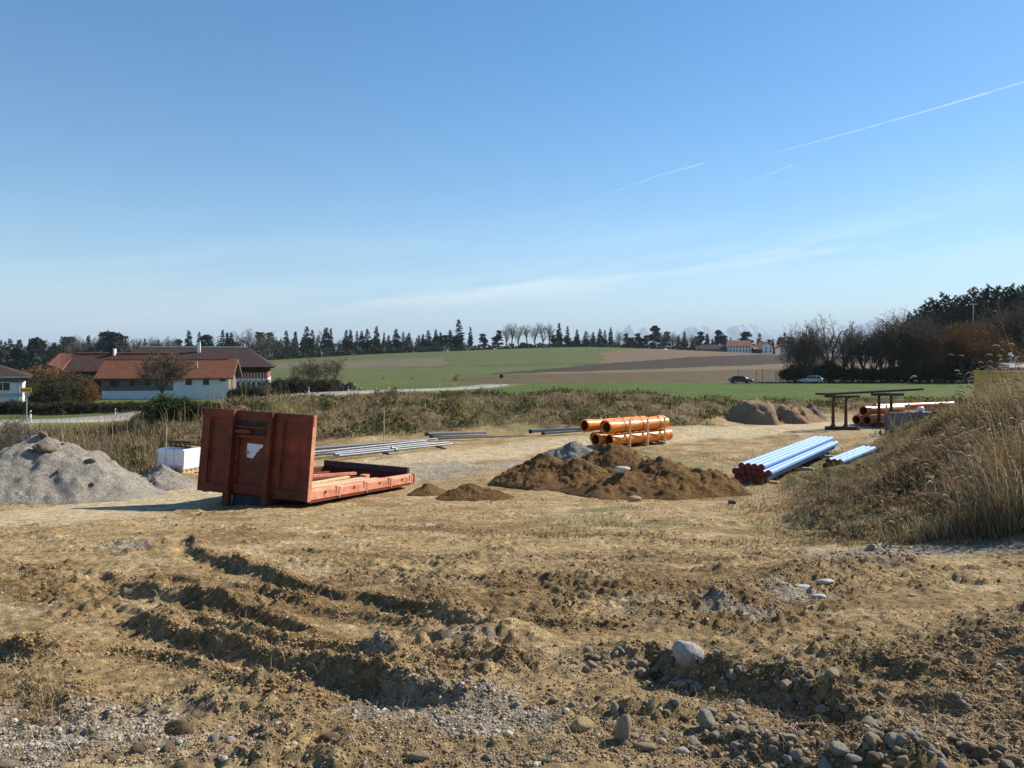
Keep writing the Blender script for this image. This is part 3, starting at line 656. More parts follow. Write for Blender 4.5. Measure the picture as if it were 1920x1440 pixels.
def orange_stack():
    L, r = 3.3, .207
    body, sock = pipe_meshes('barrel', L, r, .016, M_ORANGE)
    bm = BM(); ring(bm, [(r + .002, -.014), (r + .002, .014), (r + .009, .014), (r + .009, -.014)]); bmesh.ops.recalc_face_normals(bm, faces=list(bm.faces)); bandm = bpy.data.meshes.new('band'); bm.to_mesh(bandm); bm.free(); bandm.materials.append(M_STRAP)
    bm = BM()
    for i in range(6):
        a0, a1 = math.radians(18 + i * 7), math.radians(25 + i * 7); q = r + .003
        bm.faces.new([bm.verts.new((q * math.cos(w), yy + .02 * math.sin(w * 9), q * math.sin(w))) for w, yy in ((a0, 0), (a0, .26), (a1, .26), (a1, 0))])
    bmesh.ops.remove_doubles(bm, verts=list(bm.verts), dist=.001); labm = bpy.data.meshes.new('paper_label'); bm.to_mesh(labm); bm.free(); labm.materials.append(M_PAPER)
    a = Vector((PX(1142, 28.0), 28.0, 0)); b = Vector((PX(1278, 30.6), 30.6, 0)); d = (b - a).normalized(); side = Vector((-d.y, d.x, 0))   # towards the far left
    z0 = gz(a.x + .6, a.y + .8) + .10
    rows = [('bottom row', 0, ('nearest to the camera', 'in the middle', 'on the far side')), ('top row', 1, ('nearest to the camera', 'in the middle', 'on the far side'))]
    for nm, lv, cols in rows:
        for k, cn in enumerate(cols):
            near_socket = (k + lv) % 2 == 1
            off = [0, -.22, .15][k] if lv == 0 else [-.10, .25, -.30][k]
            p = a + side * (k * .47 + lv * .03) + d * (off - (0 if not near_socket else 0)) + Vector((0, 0, z0 + r + .02 + lv * .475))
            t = empty('sewer_pipe', (0, 0, 0), 0, 'orange plastic pipe of the strapped stack, %s, %s' % (nm, cn), 'pipe', 'orange pipes in the strapped stack')
            lay(t, p, p + d)
            link('barrel', body, t)
            s = link('socket', sock, t)
            if near_socket: s.matrix_local = Matrix.Translation((0, .40, 0)) @ Matrix.Rotation(math.pi, 4, 'Z') @ Matrix.Translation((0, 0.0, 0))
            else: s.matrix_local = Matrix.Translation((0, L - .38, 0))
            if near_socket: s.location = (0, .38, 0)
            for f in (.72, 1.70, 2.68): link('band', bandm, t, (0, f - (off if not near_socket else off), 0))
            if lv == 1 and k == 0: link('paper_label', labm, t, (0, 1.25, 0))
    for i, f in enumerate((.82, 1.80, 2.78)):
        t = empty('pipe_crate_frame', a + d * f + Vector((0, 0, z0)), math.atan2(d.y, d.x), 'pale timber frame strapped round the orange pipe stack, %s' % ('nearest the open ends', 'in the middle', 'nearest the far end')[i], 'timber frame', 'timber frames round the orange pipes')
        bm = BM(); box(bm, -.035, .035, -.295, -.255, -.08, .95); fin('upright', bm, M_WOOD, t, .003)
        bm = BM(); box(bm, -.035, .035, 1.20, 1.24, -.08, .95); fin('upright', bm, M_WOOD, t, .003)
        bm = BM(); box(bm, -.04, .04, -.25, 1.19, -.06, .0); fin('sleeper', bm, M_WOOD, t, .003)
        bm = BM(); box(bm, -.03, .03, -.25, 1.19, .46, .485); fin('spacer', bm, M_WOOD, t)
        bm = BM(); box(bm, -.012, .012, -.25, 1.19, .955, .962); box(bm, -.012, .012, -.262, -.253, .48, .955); fin('strap', bm, M_STRAP, t)
orange_stack()

def far_orange():
    body, sock = pipe_meshes('barrel', 3.0, .205, .016, M_ORANGE2); long_, sk2 = pipe_meshes('barrel', 5.6, .16, .014, M_ORANGE2)
    def put(u, y, z, u2, y2, me, sk, label):
        p = Vector((PX(u, y), y, z)); q = Vector((PX(u2, y2), y2, z))
        t = empty('sewer_pipe', (0, 0, 0), 0, label, 'pipe', 'orange pipes behind the steel trestles'); lay(t, p, q)
        link('barrel', me, t); s = link('socket', sk, t); s.matrix_local = Matrix.Translation((0, .39, 0)) @ Matrix.Rotation(math.pi, 4, 'Z')
    z0 = base(PX(1640, 36.5), 36.5) + .30
    put(1606, 36.6, z0, 1700, 38.6, body, sock, 'lower left brown-orange pipe on the ground behind the steel trestles')
    put(1626, 36.3, z0, 1712, 38.3, body, sock, 'lower right brown-orange pipe partly behind grey concrete blocks')
    put(1619, 36.4, z0 + .44, 1703, 38.2, body, sock, 'thick upper brown-orange pipe resting on two pipes behind the steel trestles')
    put(1640, 37.6, z0 + .52, 1768, 39.6, long_, sk2, 'long thin upper orange pipe reaching furthest right behind the trestles')
    put(1612, 37.2, z0 + .04, 1720, 39.3, body, sock, 'rear brown-orange pipe under the long thin pipe')
    for i, (u, y, l) in enumerate(((1662, 36.0, 'left'), (1704, 36.9, 'right'))):
        x = PX(u, y); bm = BM(); box(bm, -.03, .03, -.03, .03, -.1, .95); box(bm, -.03, .55, -.03, .03, .40, .46)
        o = fin('timber_prop', bm, M_WOOD, None, .003, loc=(x, y, z0 - .2)); tag(o, 'pale timber prop against the far orange pipes, %s one of two' % l, 'timber prop', 'timber props at the far pipes')
    for i, (u, y, w, lab) in enumerate(((1683, 35.6, .95, 'grey concrete block below the far orange pipes, nearer the trestle leg'), (1716, 37.2, 1.15, 'grey concrete block under the right end of the far orange pipes'))):
        bm = BM(); box(bm, -w / 2, w / 2, -.3, .3, -.1, .62)
        for k in range(5 if i == 0 else 0): box(bm, -w / 2 + .02 + k * .19, -w / 2 + .12 + k * .19, -.28, .28, .62, .72)
        o = fin('concrete_block', bm, M_CONC, None, .015, loc=(PX(u, y), y, base(PX(u, y), y))); tag(o, lab, 'concrete block')
    bm = BM(); bmesh.ops.create_icosphere(bm, subdivisions=2, radius=.17)
    for v in bm.verts: v.co.z *= .8; v.co += Vector((random.uniform(-1, 1), random.uniform(-1, 1), random.uniform(-1, 1))) * .02
    o = fin('white_sack', bm, M_WHITEP, None, 0, True, loc=(PX(1726, 36.4), 36.4, base(PX(1726, 36.4), 36.4) + .75)); tag(o, 'small white sack lying by the grey concrete block at the far orange pipes', 'sack')
    bm = BM(); box(bm, -.55, .55, -.25, .25, -.1, .62); o = fin('concrete_block', bm, M_CONC, None, .015, loc=(PX(1726, 36.4), 36.4, base(PX(1726, 36.4), 36.4))); tag(o, 'grey concrete block carrying the small white sack', 'concrete block')
far_orange()

def blue_bundle():
    def build(a, b, r, L, rows, names, tot):
        bm = BM(); ring(bm, [(r, 0), (r, L), (r - .006, L), (r - .006, 0)], 20); bmesh.ops.recalc_face_normals(bm, faces=list(bm.faces))
        me = bpy.data.meshes.new('barrel'); bm.to_mesh(me); bm.free(); me.polygons.foreach_set('use_smooth', [True] * len(me.polygons)); me.set_sharp_from_angle(angle=math.radians(40)); me.materials.append(M_BLUE)
        bm = BM(); tube(bm, (0, -.012, 0), (0, .05, 0), r * 1.04, n=20); tube(bm, (0, -.016, 0), (0, -.012, 0), r * .85, n=20)
        cp = bpy.data.meshes.new('end_cap'); bm.to_mesh(cp); bm.free(); cp.materials.append(M_CAP)
        d = (b - a); d.z = 0; d.normalize(); side = Vector((d.y, -d.x, 0)); rr = random.Random(3)
        for lv, (cnt, sh) in enumerate(rows):
            for k in range(cnt):
                p = a + side * ((k + sh) * 2.04 * r) + Vector((0, 0, r + lv * 1.78 * r)) + d * rr.uniform(-.03, .03)
                q = b + side * ((k + sh) * 2.04 * r) + Vector((0, 0, r + lv * 1.78 * r))
                t = empty('duct_pipe', (0, 0, 0), 0, 'light blue duct of the %s, %s row, %s from left' % (tot, names[lv], ordinal(k)), 'duct pipe', 'light blue ducts in the ' + tot)
                lay(t, p, q); link('barrel', me, t); link('end_cap', cp, t)
    y = 19.9; a = Vector((PX(1379, y + .15), y + .15, 0)); b = Vector((PX(1514, 27.0), 27.0, 0))
    a.z = float(base(a.x + .5, a.y)) + .07; b.z = float(base(b.x + .6, b.y)) + .10
    build(a, b, .082, 8.9, [(5, .35), (6, 0), (4, .95)], ['bottom', 'middle', 'top'], 'large stack')
    y = 22.8; a = Vector((PX(1548, y), y, 0)); b = Vector((PX(1622, 27.0), 27.0, 0)); a.z = PZ(877, y) - .02; b.z = float(base(b.x, b.y)) + .10
    build(a, b, .08, 4.6, [(3, 0), (3, .5)], ['bottom', 'top'], 'small stack')
    d = Vector((.56, .83, 0))
    for i, (f, lab) in enumerate(((.3, 'near end'), (4.2, 'middle'), (7.3, 'far end'))):
        p = Vector((PX(1379, 20.05), 20.05, 0)) + d * f + Vector((.83, -.56, 0)) * .4; bm = BM(); box(bm, -.62, .62, -.05, .05, -.04, .065)
        o = fin('timber_bearer', bm, M_WOOD, None, .003, loc=(p.x, p.y, float(base(p.x, p.y)) + .01)); o.rotation_euler = (0, 0, -.59); tag(o, 'pale timber bearer under the large blue duct stack at its ' + lab, 'bearer', 'bearers under the blue ducts')
blue_bundle()

def poles():
    S = [((528, 846, 26.9), (817, 823, 31.2), .075, .05, 'thickest grey pole of the row behind the platform, at the back'),
         ((560, 851, 26.5), (800, 826, 30.6), .06, .04, 'shiny grey pole second from the back, behind the platform'),
         ((585, 853, 26.3), (800, 830, 30.2), .05, .035, 'thin grey pole in the middle of the row behind the platform'),
         ((628, 852, 26.2), (842, 829, 30.4), .06, .04, 'bright pole with a flange, next to the front of the row'),
         ((636, 855, 26.0), (848, 832, 30.0), .055, .035, 'front bright pole of the row, lying closest to the dirt track'),
         ((540, 856, 26.2), (640, 849, 27.5), .05, .05, 'short dark grey pole mostly hidden behind the front wall'),
         ((798, 814, 31.6), (912, 811, 34.0), .08, .05, 'short thick pole with dark end above the long row of poles'),
         ((806, 819, 31.2), (905, 816, 33.3), .05, .03, 'thin pole just below the short thick pole with dark end'),
         ((822, 822, 30.9), (986, 817, 33.8), .06, .03, 'long white-lit pole reaching furthest right in the row'),
         ((992, 809, 31.8), (1098, 803, 32.8), .085, .06, 'dark-ended thick pole left of the orange pipe stack'),
         ((1016, 813, 31.6), (1100, 807, 32.5), .06, .05, 'thinner grey pole below the dark-ended pole left of orange pipes')]
    for (u, v, y), (u2, v2, y2), r0, r1, lab in S:
        y, y2 = min(1440 * 3.29 / (v - 665), np.interp(u, [600, 800, 1000], [27, 30.6, 32.4])), min(1440 * 3.29 / (v2 - 665), np.interp(u2, [600, 800, 900, 1000], [27, 30.6, 31.6, 32.4]))
        p = Vector((PX(u, y), y, PZ(v, y))); q = Vector((PX(u2, y2), y2, PZ(v2, y2)))
        p.z = max(p.z, float(base(p.x, p.y)) + r0 * .8 + .01); q.z = max(q.z, float(base(q.x, q.y)) + r1 * .8 + .01)
        L = (q - p).length; t = empty('lamp_pole', (0, 0, 0), 0, lab, 'steel pole', 'galvanised poles on the ground'); lay(t, p, q)
        bm = BM(); r0 *= .8; r1 *= .8; tube(bm, (0, 0, 0), (0, L, 0), r0, r1, 12); o = fin('shaft', bm, M_GALV, t, 0, True)
        bm = BM(); tube(bm, (0, -.02, 0), (0, .12, 0), r0 * 1.25, n=12); fin('base_sleeve', bm, M_BLACK if 'dark' in lab else M_GALV, t, 0, True)
        if 'bright' in lab:
            bm = BM(); tube(bm, (0, L * .46, 0), (0, L * .46 + .10, 0), r0 * 1.55, n=12); fin('flange', bm, M_GALV, t, 0, True)
    for i, (u, v, y) in enumerate(((560, 858, 25.6), (720, 843, 27.0), (826, 832, 28.7))):
        bm = BM(); box(bm, -.6, .6, -.06, .06, -.1, .06); o = fin('timber_bearer', bm, M_OLDWOOD, None, .003, loc=(PX(u, y), y, float(base(PX(u, y), y)))); o.rotation_euler = (0, 0, 1.9)
        tag(o, 'dark timber bearer under the grey poles, %s from left' % ordinal(i), 'bearer', 'bearers under the grey poles')
poles()

def wrapped_pallet():
    y = 21.9; x = PX(337, y); z = float(base(x, y)); rz = -.42
    t = empty('pallet', (x, y, z + .02), rz, 'wooden pallet under the white wrapped load left of the rusty platform', 'pallet')
    for k in (-.52, 0, .52): bm = BM(); box(bm, k - .05, k + .05, -.42, .42, .02, .115); fin('bearer', bm, M_WOOD, t, .003)
    for k in range(5): bm = BM(); box(bm, -.6, .6, -.42 + k * .185, -.31 + k * .185, .117, .14); fin('deck_board', bm, M_WOOD, t)
    for k in (-.4, 0, .4): bm = BM(); box(bm, -.6, .6, k - .05, k + .05, .0, .019); fin('bottom_board', bm, M_WOOD, t)
    t.scale = (.84, .84, .84); l = empty('wrapped_load', (x, y, z + .142), rz, 'load wrapped in white film standing on a pallet by the overgrown bank', 'wrapped load')
    bm = BM()
    for k in range(3): box(bm, -.6 + k * .40, -.6 + k * .40 + .395, -.41, .41, 0, .68)
    bmesh.ops.bevel(bm, geom=list(bm.edges), offset=.035, segments=3, affect='EDGES')
    for v in bm.verts: v.co += Vector((1, 1, .4)) * .012 * math.sin(v.co.x * 23 + v.co.z * 17 + v.co.y * 11)
    fin('film_wrap', bm, M_WRAP, l, 0, True)
    bm = BM(); box(bm, -.585, .585, -.418, -.413, .05, .14); fin('reddish_band', bm, M_STREAK, l)
    l.scale = (.84, .84, .84); tr = empty('steel_tray', (x + .15, y + .10, z + .142 + .715 * .84), rz, 'rusty steel frame with crossbars lying on top of the white wrapped load', 'steel frame')
    bm = BM(); box(bm, -.45, .5, -.3, -.26, .0, .05); box(bm, -.45, .5, -.3, -.26, .16, .2); box(bm, -.45, .5, .26, .3, .0, .05); box(bm, -.45, .5, .26, .3, .16, .2)
    for k in range(5): box(bm, -.43 + k * .22, -.39 + k * .22, -.3, -.26, .05, .16); box(bm, -.43 + k * .22, -.39 + k * .22, .26, .3, .05, .16)
    fin('lattice', bm, M_RUSTY, tr); bm = BM(); box(bm, -.47, .52, -.31, .31, .202, .22); fin('cover_board', bm, M_RUSTY, tr); tr.scale = (.84, .84, .84)
wrapped_pallet()
def stick(name, u, v0, v1, y, r, m, label, cat, lean=0, z=None):
    x = PX(u, y); z0 = float(base(x, y)) if z is None else z; h = PZ(v1, y) - z0
    bm = BM(); tube(bm, (0, 0, -.3), (lean, 0, h), r, r * .8, 8); o = fin(name, bm, m, None, 0, True, loc=(x, y, z0)); return tag(o, label, cat)
stick('stake', 720, 815, 768, 29.5, .022, M_WOOD, 'thin upright stake on the bank behind the grey poles', 'stake')
stick('stake', 309, 830, 803, 22.6, .018, M_WOOD, 'crooked thin stick standing behind the white wrapped load', 'stick', .05)

def trestles():
    def tr(u0, u1, y, vtop, shoe, label):
        x0, x1 = PX(u0, y), PX(u1, y); z = float(base((x0 + x1) / 2, y)); H = PZ(vtop, y) - z
        t = empty('shoring_trestle', ((x0 + x1) / 2, y, z), 0, label, 'trestle', 'rusty steel trestles'); w = (x1 - x0) / 2
        for s in (-1, 1):
            bm = BM()
            pts = [(s * w, .12), (s * w, H * .55), (s * w, H * .86), (s * w + .06, H * .94), (s * w + .20, H - .07)] if shoe else [(s * w, .10), (s * w, H * .9), (s * w + .0, H - .05)]
            for i in range(len(pts) - 1):
                p, q = pts[i], pts[i + 1]; tube(bm, (p[0], 0, p[1]), (q[0], 0, q[1]), .075 if i == 0 else .065, .065, 10)
            tube(bm, (s * w, 0, .1), (s * w, 0, .24), .17, .08, 10)
            fin('leg', bm, M_RUSTY, t, 0, True)
        if shoe:
            bm = BM(); prism(bm, [(-w - .33, .0), (w + .5, .0), (w + .62, -.0), (w + .40, .15), (-w - .30, .15)], lambda p, q: Vector((p[0], q, p[1])), -.16, .16); fin('base_shoe', bm, M_DKSTEEL, t, .01)
            bm = BM(); box(bm, -w - .35, w + .55, -.10, .10, H - .10, H); fin('head_beam', bm, M_RUSTY, t, .01)
        else:
            for s in (-1, 1): bm = BM(); box(bm, s * w - .28, s * w + .28, -.14, .14, 0, .11); fin('foot_plate', bm, M_RUSTY, t, .01)
            bm = BM(); box(bm, -w - .33, w + .55, -.12, .12, H - .13, H); fin('head_beam', bm, M_RUSTY, t, .01); bm = BM(); tube(bm, (w + .22, -.13, H - .22), (w + .22, .13, H - .22), .06, n=12); fin('lifting_eye', bm, M_METAL, t)
        return z + H
    za = tr(1562, 1586, 34.4, 741, True, 'rusty steel trestle with long base shoe, left of two beside the dirt track')
    zb = tr(1648, 1671, 36.2, 737, False, 'rusty steel trestle on separate foot plates, in front of the far orange pipes')
    p = Vector((PX(1545, 34.2), 34.2, za + .052)); q = Vector((PX(1728, 37.6), 37.6, za + .08 + .052)); L = (q - p).length
    for k, (off, ln, lab) in enumerate(((0, L, 'long dark steel beam lying across both rusty trestles, front one'), (.35, L * .93, 'long rusty steel beam lying across both trestles, rear one'))):
        bm = BM(); box(bm, -.11, .11, 0, ln, -.05, .05); o = fin('steel_beam', bm, M_RUSTY if k else M_OLDWOOD, None, .006); lay(o, p + Vector((-.6, 1, 0)).normalized() * off, q + Vector((-.6, 1, 0)).normalized() * off); tag(o, lab, 'steel beam')
trestles()
# ------------------------------------------------------------------ buildings
def window(parent, x0, x1, z0, z1, y=-.002, frame=M_WHITE, n=(0, -1)):
    """a window in a wall that faces -Y of its parent"""
    bm = BM(); box(bm, x0, x1, y - .05, y + .02, z0, z1); f = fin('window', bm, M_GLASS, parent)
    bm = BM(); e = .07
    box(bm, x0 - e, x1 + e, y - .09, y - .0, z1, z1 + e); box(bm, x0 - e, x1 + e, y - .11, y - .0, z0 - e, z0); box(bm, x0 - e, x0, y - .09, y, z0, z1); box(bm, x1, x1 + e, y - .09, y, z0, z1)
    xm = (x0 + x1) / 2; box(bm, xm - .03, xm + .03, y - .08, y - .052, z0, z1)
    fin('frame', bm, frame, f)
def slab_roof(parent, poly_front, poly_back, m, th=.22, name='roof', extra=()):
    bm = BM()
    for poly in (poly_front, poly_back, *extra):
        if poly is None: continue
        A = [bm.verts.new(p) for p in poly]; n = (Vector(poly[1]) - Vector(poly[0])).cross(Vector(poly[2]) - Vector(poly[0])).normalized(); n = n if n.z > 0 else -n
        B = [bm.verts.new(Vector(p) - n * th) for p in poly]; k = len(poly)
        bm.faces.new(A); bm.faces.new(B[::-1])
        for i in range(k): bm.faces.new((A[i], B[i], B[(i + 1) % k], A[(i + 1) % k]))
    return fin(name, bm, m, parent)
def gable_walls(bm, x0, x1, D, he, hr, z0=-2.0):
    V = [bm.verts.new(p) for p in ((x0, 0, z0), (x1, 0, z0), (x1, D, z0), (x0, D, z0), (x0, 0, he), (x1, 0, he), (x1, D, he), (x0, D, he), (x0, D / 2, hr), (x1, D / 2, hr))]
    for f in ((0, 1, 5, 4), (1, 2, 6, 9, 5), (2, 3, 7, 6), (3, 0, 4, 8, 7), (4, 5, 9, 8), (8, 9, 6, 7)): bm.faces.new([V[i] for i in f])

def farm():
    # long low barn in front
    y = 110; z = -3.25; x0, x1 = PX(190, y), PX(434, y); L = x1 - x0
    L *= .935; b = empty('long_barn', (x0, y, z), .15, 'long low barn with bright orange tiled roof, half white plaster and half grey boards', 'barn')
    D, he, hr = 5.6, 3.15, 5.35; xm = L * .56
    bm = BM(); gable_walls(bm, xm, L, D, he, hr); fin('plaster_wall', bm, M_WHITE, b)
    bm = BM(); gable_walls(bm, .0, xm - .01, D, he - .02, hr - .02, 1.05); fin('board_wall', bm, M_BOARD, b)
    bm = BM(); box(bm, .05, xm - .01, .03, D - .05, -2, 1.05); fin('plinth', bm, M_WHITE, b)
    bm = BM()
    for k in range(int((L * .56 - .4) / .225)): box(bm, .2 + k * .225, .225 + k * .225, -.03, .0, 1.06, he - .05)
    fin('board_battens', bm, M_BOARD, b)
    bm = BM(); V = [bm.verts.new(p) for p in ((L + .02, .05, .1), (L + .02, D - .05, .1), (L + .02, D - .05, he), (L + .02, D / 2, hr - .1), (L + .02, .05, he))]; bm.faces.new(V); fin('gable_cladding', bm, M_BOARD, b)
    o = .75; e = he - .30
    slab_roof(b, [(-.9, -.7, e), (L + o, -.7, e), (L + o, D / 2, hr + .25), (-.4, D / 2, hr + .25)], [(-.9, D + .7, e), (L + o, D + .7, e), (L + o, D / 2, hr + .25), (-.4, D / 2, hr + .25)], M_TILEO)
    bm = BM()
    for s, yy in ((1, -.7), (-1, D + .7)):
        prism(bm, [(yy, e), (D / 2, hr + .25), (D / 2, hr - .02), (yy, e - .25)], lambda p, t: Vector((t, p[0], p[1])), L + o + .002, L + o + .09)
    fin('barge_board', bm, M_BOARD, b)
    bm = BM()
    for k in range(int(L / .5) + 1): box(bm, -.3 + k * .5, -.02 + k * .5, D / 2 - .12, D / 2 + .12, hr + .20, hr + .34)
    fin('ridge_tiles', bm, M_TILEO, b)
    px = 1440 / y
    def ux(u): return PX(u, y) - x0
    for a, c, v0, v1 in ((205, 212.5, 725, 714.5), (213.5, 221, 725, 714.5), (240, 249, 724, 714), (267, 276, 723, 713), (341, 351, 722, 711), (373, 382, 722, 711), (403, 406.5, 715.5, 710), (408.5, 412, 715.5, 710)):
        window(b, ux(a), ux(c), PZ(v0, y) - z, PZ(v1, y) - z, frame=M_BOARD if a < 300 else M_CONC)
    bm = BM(); tube(bm, (ux(357), 1.2, he + .5), (ux(357), 1.2, he + 2.1), .12, n=10); fin('flue', bm, M_METAL, b, 0, True)
    bm = BM(); tube(bm, (ux(425), -.1, -.5), (ux(425), -.1, he - .3), .06, n=8); fin('downpipe', bm, M_TILED, b)
    # big barn behind
    y = 136; z = -3.3; x0, x1 = PX(236, y), PX(502, y); L = x1 - x0
    rz_ = .27; L = L / math.cos(rz_) * .93; b = empty('big_barn', (x1 - L * math.cos(rz_), y - L * math.sin(rz_), z), rz_, 'biggest barn with dark brown roof, red boarded band and white ground floor', 'barn')
    he = PZ(686, y) - z; D = 15; hr = PZ(652, y + D / 2) - z
    bm = BM(); box(bm, 0, L, 0, D, -2, 2.1); fin('plaster_wall', bm, M_WHITE, b)
    bm = BM(); box(bm, .02, L - .02, -.03, D - .02, 2.1, he - 1.15); fin('red_band', bm, M_REDB, b)
    bm = BM()
    for k in range(48): box(bm, .1 + k * .52, .2 + k * .52, -.06, -.03, 2.1, he - 1.2)
    fin('cover_strips', bm, M_WHITE, b)
    bm = BM(); box(bm, .02, L - .02, .06, D - .02, he - 1.15, he + .2)
    box(bm, L * .5, L - 3.4, 3, D - 3, he, he + 1.0); fin('dark_boarding', bm, M_DARKB, b)
    ovr = 1.1; hp = 5.0; rx = L + ovr - hp
    ee = he - .15
    A, B_, Cc, Dd = (-ovr, -1.2, ee), (L + ovr, -1.2, ee), (L + ovr, D + 1.2, ee), (-ovr, D + 1.2, ee); r0, r1 = (-ovr + 3.2, D / 2, hr), (rx, D / 2, hr)
    slab_roof(b, [A, B_, r1, r0], [Dd, Cc, r1, r0], M_TILED, .25, extra=([B_, Cc, r1], [A, Dd, r0]))
    bm = BM(); tube(bm, (r0[0], D / 2, hr + .05), (r1[0], D / 2, hr + .05), .14, n=8); fin('ridge_cap', bm, M_METAL, b)
    cx_ = L - 12.0; bm = BM(); box(bm, cx_ - .26, cx_ + .26, 5.1, 5.7, hr - 2.4, hr + 1.0); ch = fin('chimney', bm, M_WHITE, b, .03)
    bm = BM(); box(bm, cx_ - .32, cx_ + .32, 5.04, 5.76, hr + 1.0, hr + 1.12); fin('chimney_cap', bm, M_CONC, ch)
    for k in range(6):
        xx = L - 5.2 + k * .88; window(b, xx, xx + .42, .6, 1.5, frame=M_CONC)
    for k in range(6):
        xx = L - 4.75 + k * .88; bm = BM(); box(bm, xx, xx + .3, -.035, .02, 1.62, 1.82); fin('vent', bm, M_DARKB, b)
    # left wing with two-tone roof
    y = 122; z = -3.3; x0, x1 = PX(108, y), PX(285, y); L = x1 - x0
    b = empty('old_barn', (x0, y, z), 0, 'old barn with dark weathered front roof slope and orange hipped end, left of big barn', 'barn')
    he = PZ(696, y) - z; D = 12; hr = PZ(664, y + D / 2) - z
    bm = BM(); box(bm, 0, L, .3, D, -2, he); fin('board_wall', bm, M_DARKB, b)
    bm = BM(); box(bm, -.05, 3.0, .2, D - .1, -2, he - .7); fin('plaster_corner', bm, M_WHITE, b)
    A, B_, Cc, Dd = (-.6, -.8, he), (L + .5, -.8, he), (L + .5, D + .8, he), (-2.6, D + .8, he + .3); r0, r1 = (PX(141, y + 6) - x0, D / 2, hr), (L + .5, D / 2, hr + .05)
    slab_roof(b, [A, B_, r1, r0], [Dd, Cc, r1, r0], M_TILER, .25)
    def wp(u, v, yy): q = PT(u, v, yy); return (q.x - x0, yy - y, q.z - z)
    slab_roof(b, [wp(116, 692, 121.2), wp(141, 664.5, 128.1), wp(113, 661.5, 130.5), wp(88, 683.5, 124)], [wp(141, 664.5, 128.1), wp(113, 661.5, 130.5), wp(138, 690, 139), wp(166, 693, 136)], M_TILEO, .25, 'orange_wing_roof')
    bm = BM(); Vb = []
    for zz in (-2, None):
        for p in (wp(118, 692, 122.2), wp(93, 684, 124.6), wp(130, 688, 137), wp(155, 690, 134)): Vb.append(bm.verts.new((p[0], p[1], -2 if zz is not None else min(p[2] - .3, he + .4))))
    for i in range(4): bm.faces.new((Vb[i], Vb[(i + 1) % 4], Vb[4 + (i + 1) % 4], Vb[4 + i]))
    fin('wing_wall', bm, M_WHITE, b)
    bm = BM(); tube(bm, (r0[0], D / 2, hr + .1), (r1[0], D / 2, hr + .12), .2, n=8); fin('ridge_tiles', bm, M_TILEO, b)
    cx_ = PX(212, y + 5.5) - x0; bm = BM(); box(bm, cx_ - .4, cx_ + .05, 5.3, 5.9, hr - .8, hr + 1.0); fin('chimney', bm, M_DARKB, b); bm = BM(); box(bm, cx_ + .06, cx_ + .36, 5.3, 5.9, hr - .8, hr + .9); fin('chimney', bm, M_WHITE, b)
    # white house at the left edge
    y = 84; z = -3.0; x1 = PX(42, y); 
    rz_ = .53; b = empty('white_house', (x1 - 9 * math.cos(rz_), y - 9 * math.sin(rz_), z), rz_, 'white bungalow with dark hipped roof cut off by the left edge', 'house'); D = 9; L = 9
    he = PZ(706, y) - z
    bm = BM(); box(bm, 0, L, 0, D, -2, he - .65); fin('wall', bm, M_WHITE, b)
    bm = BM(); box(bm, .02, L - .02, .02, D, he - .65, he); fin('board_frieze', bm, M_BOARD, b)
    A, B_, Cc, Dd = (-.8, -.8, he), (L + .8, -.8, he), (L + .8, D + .8, he), (-.8, D + .8, he); ap = (L * .5, D / 2, he + 2.0)
    slab_roof(b, [A, B_, ap], [Cc, Dd, ap], M_TILED, .2, extra=([B_, Cc, ap], [Dd, A, ap]))
    bm = BM(); box(bm, -.85, L + .85, -.92, -.8, he - .14, he + .04); fin('gutter', bm, M_METAL, b)
    xx = 9 + (PX(6, y) - x1) * 1.15; window(b, xx, xx + 1.25, PZ(731, y) - z, PZ(717, y) - z)
    bm = BM(); box(bm, 0, L + .1, -2.0, -1.94, PZ(736, y) - z - .35, PZ(735, y) - z); fin('balcony_rail', bm, M_METAL, b)
    bm = BM(); tube(bm, (L - .3, -.1, -.5), (L - .3, -.1, he - .3), .05, n=8); fin('downpipe', bm, M_METAL, b)
farm()

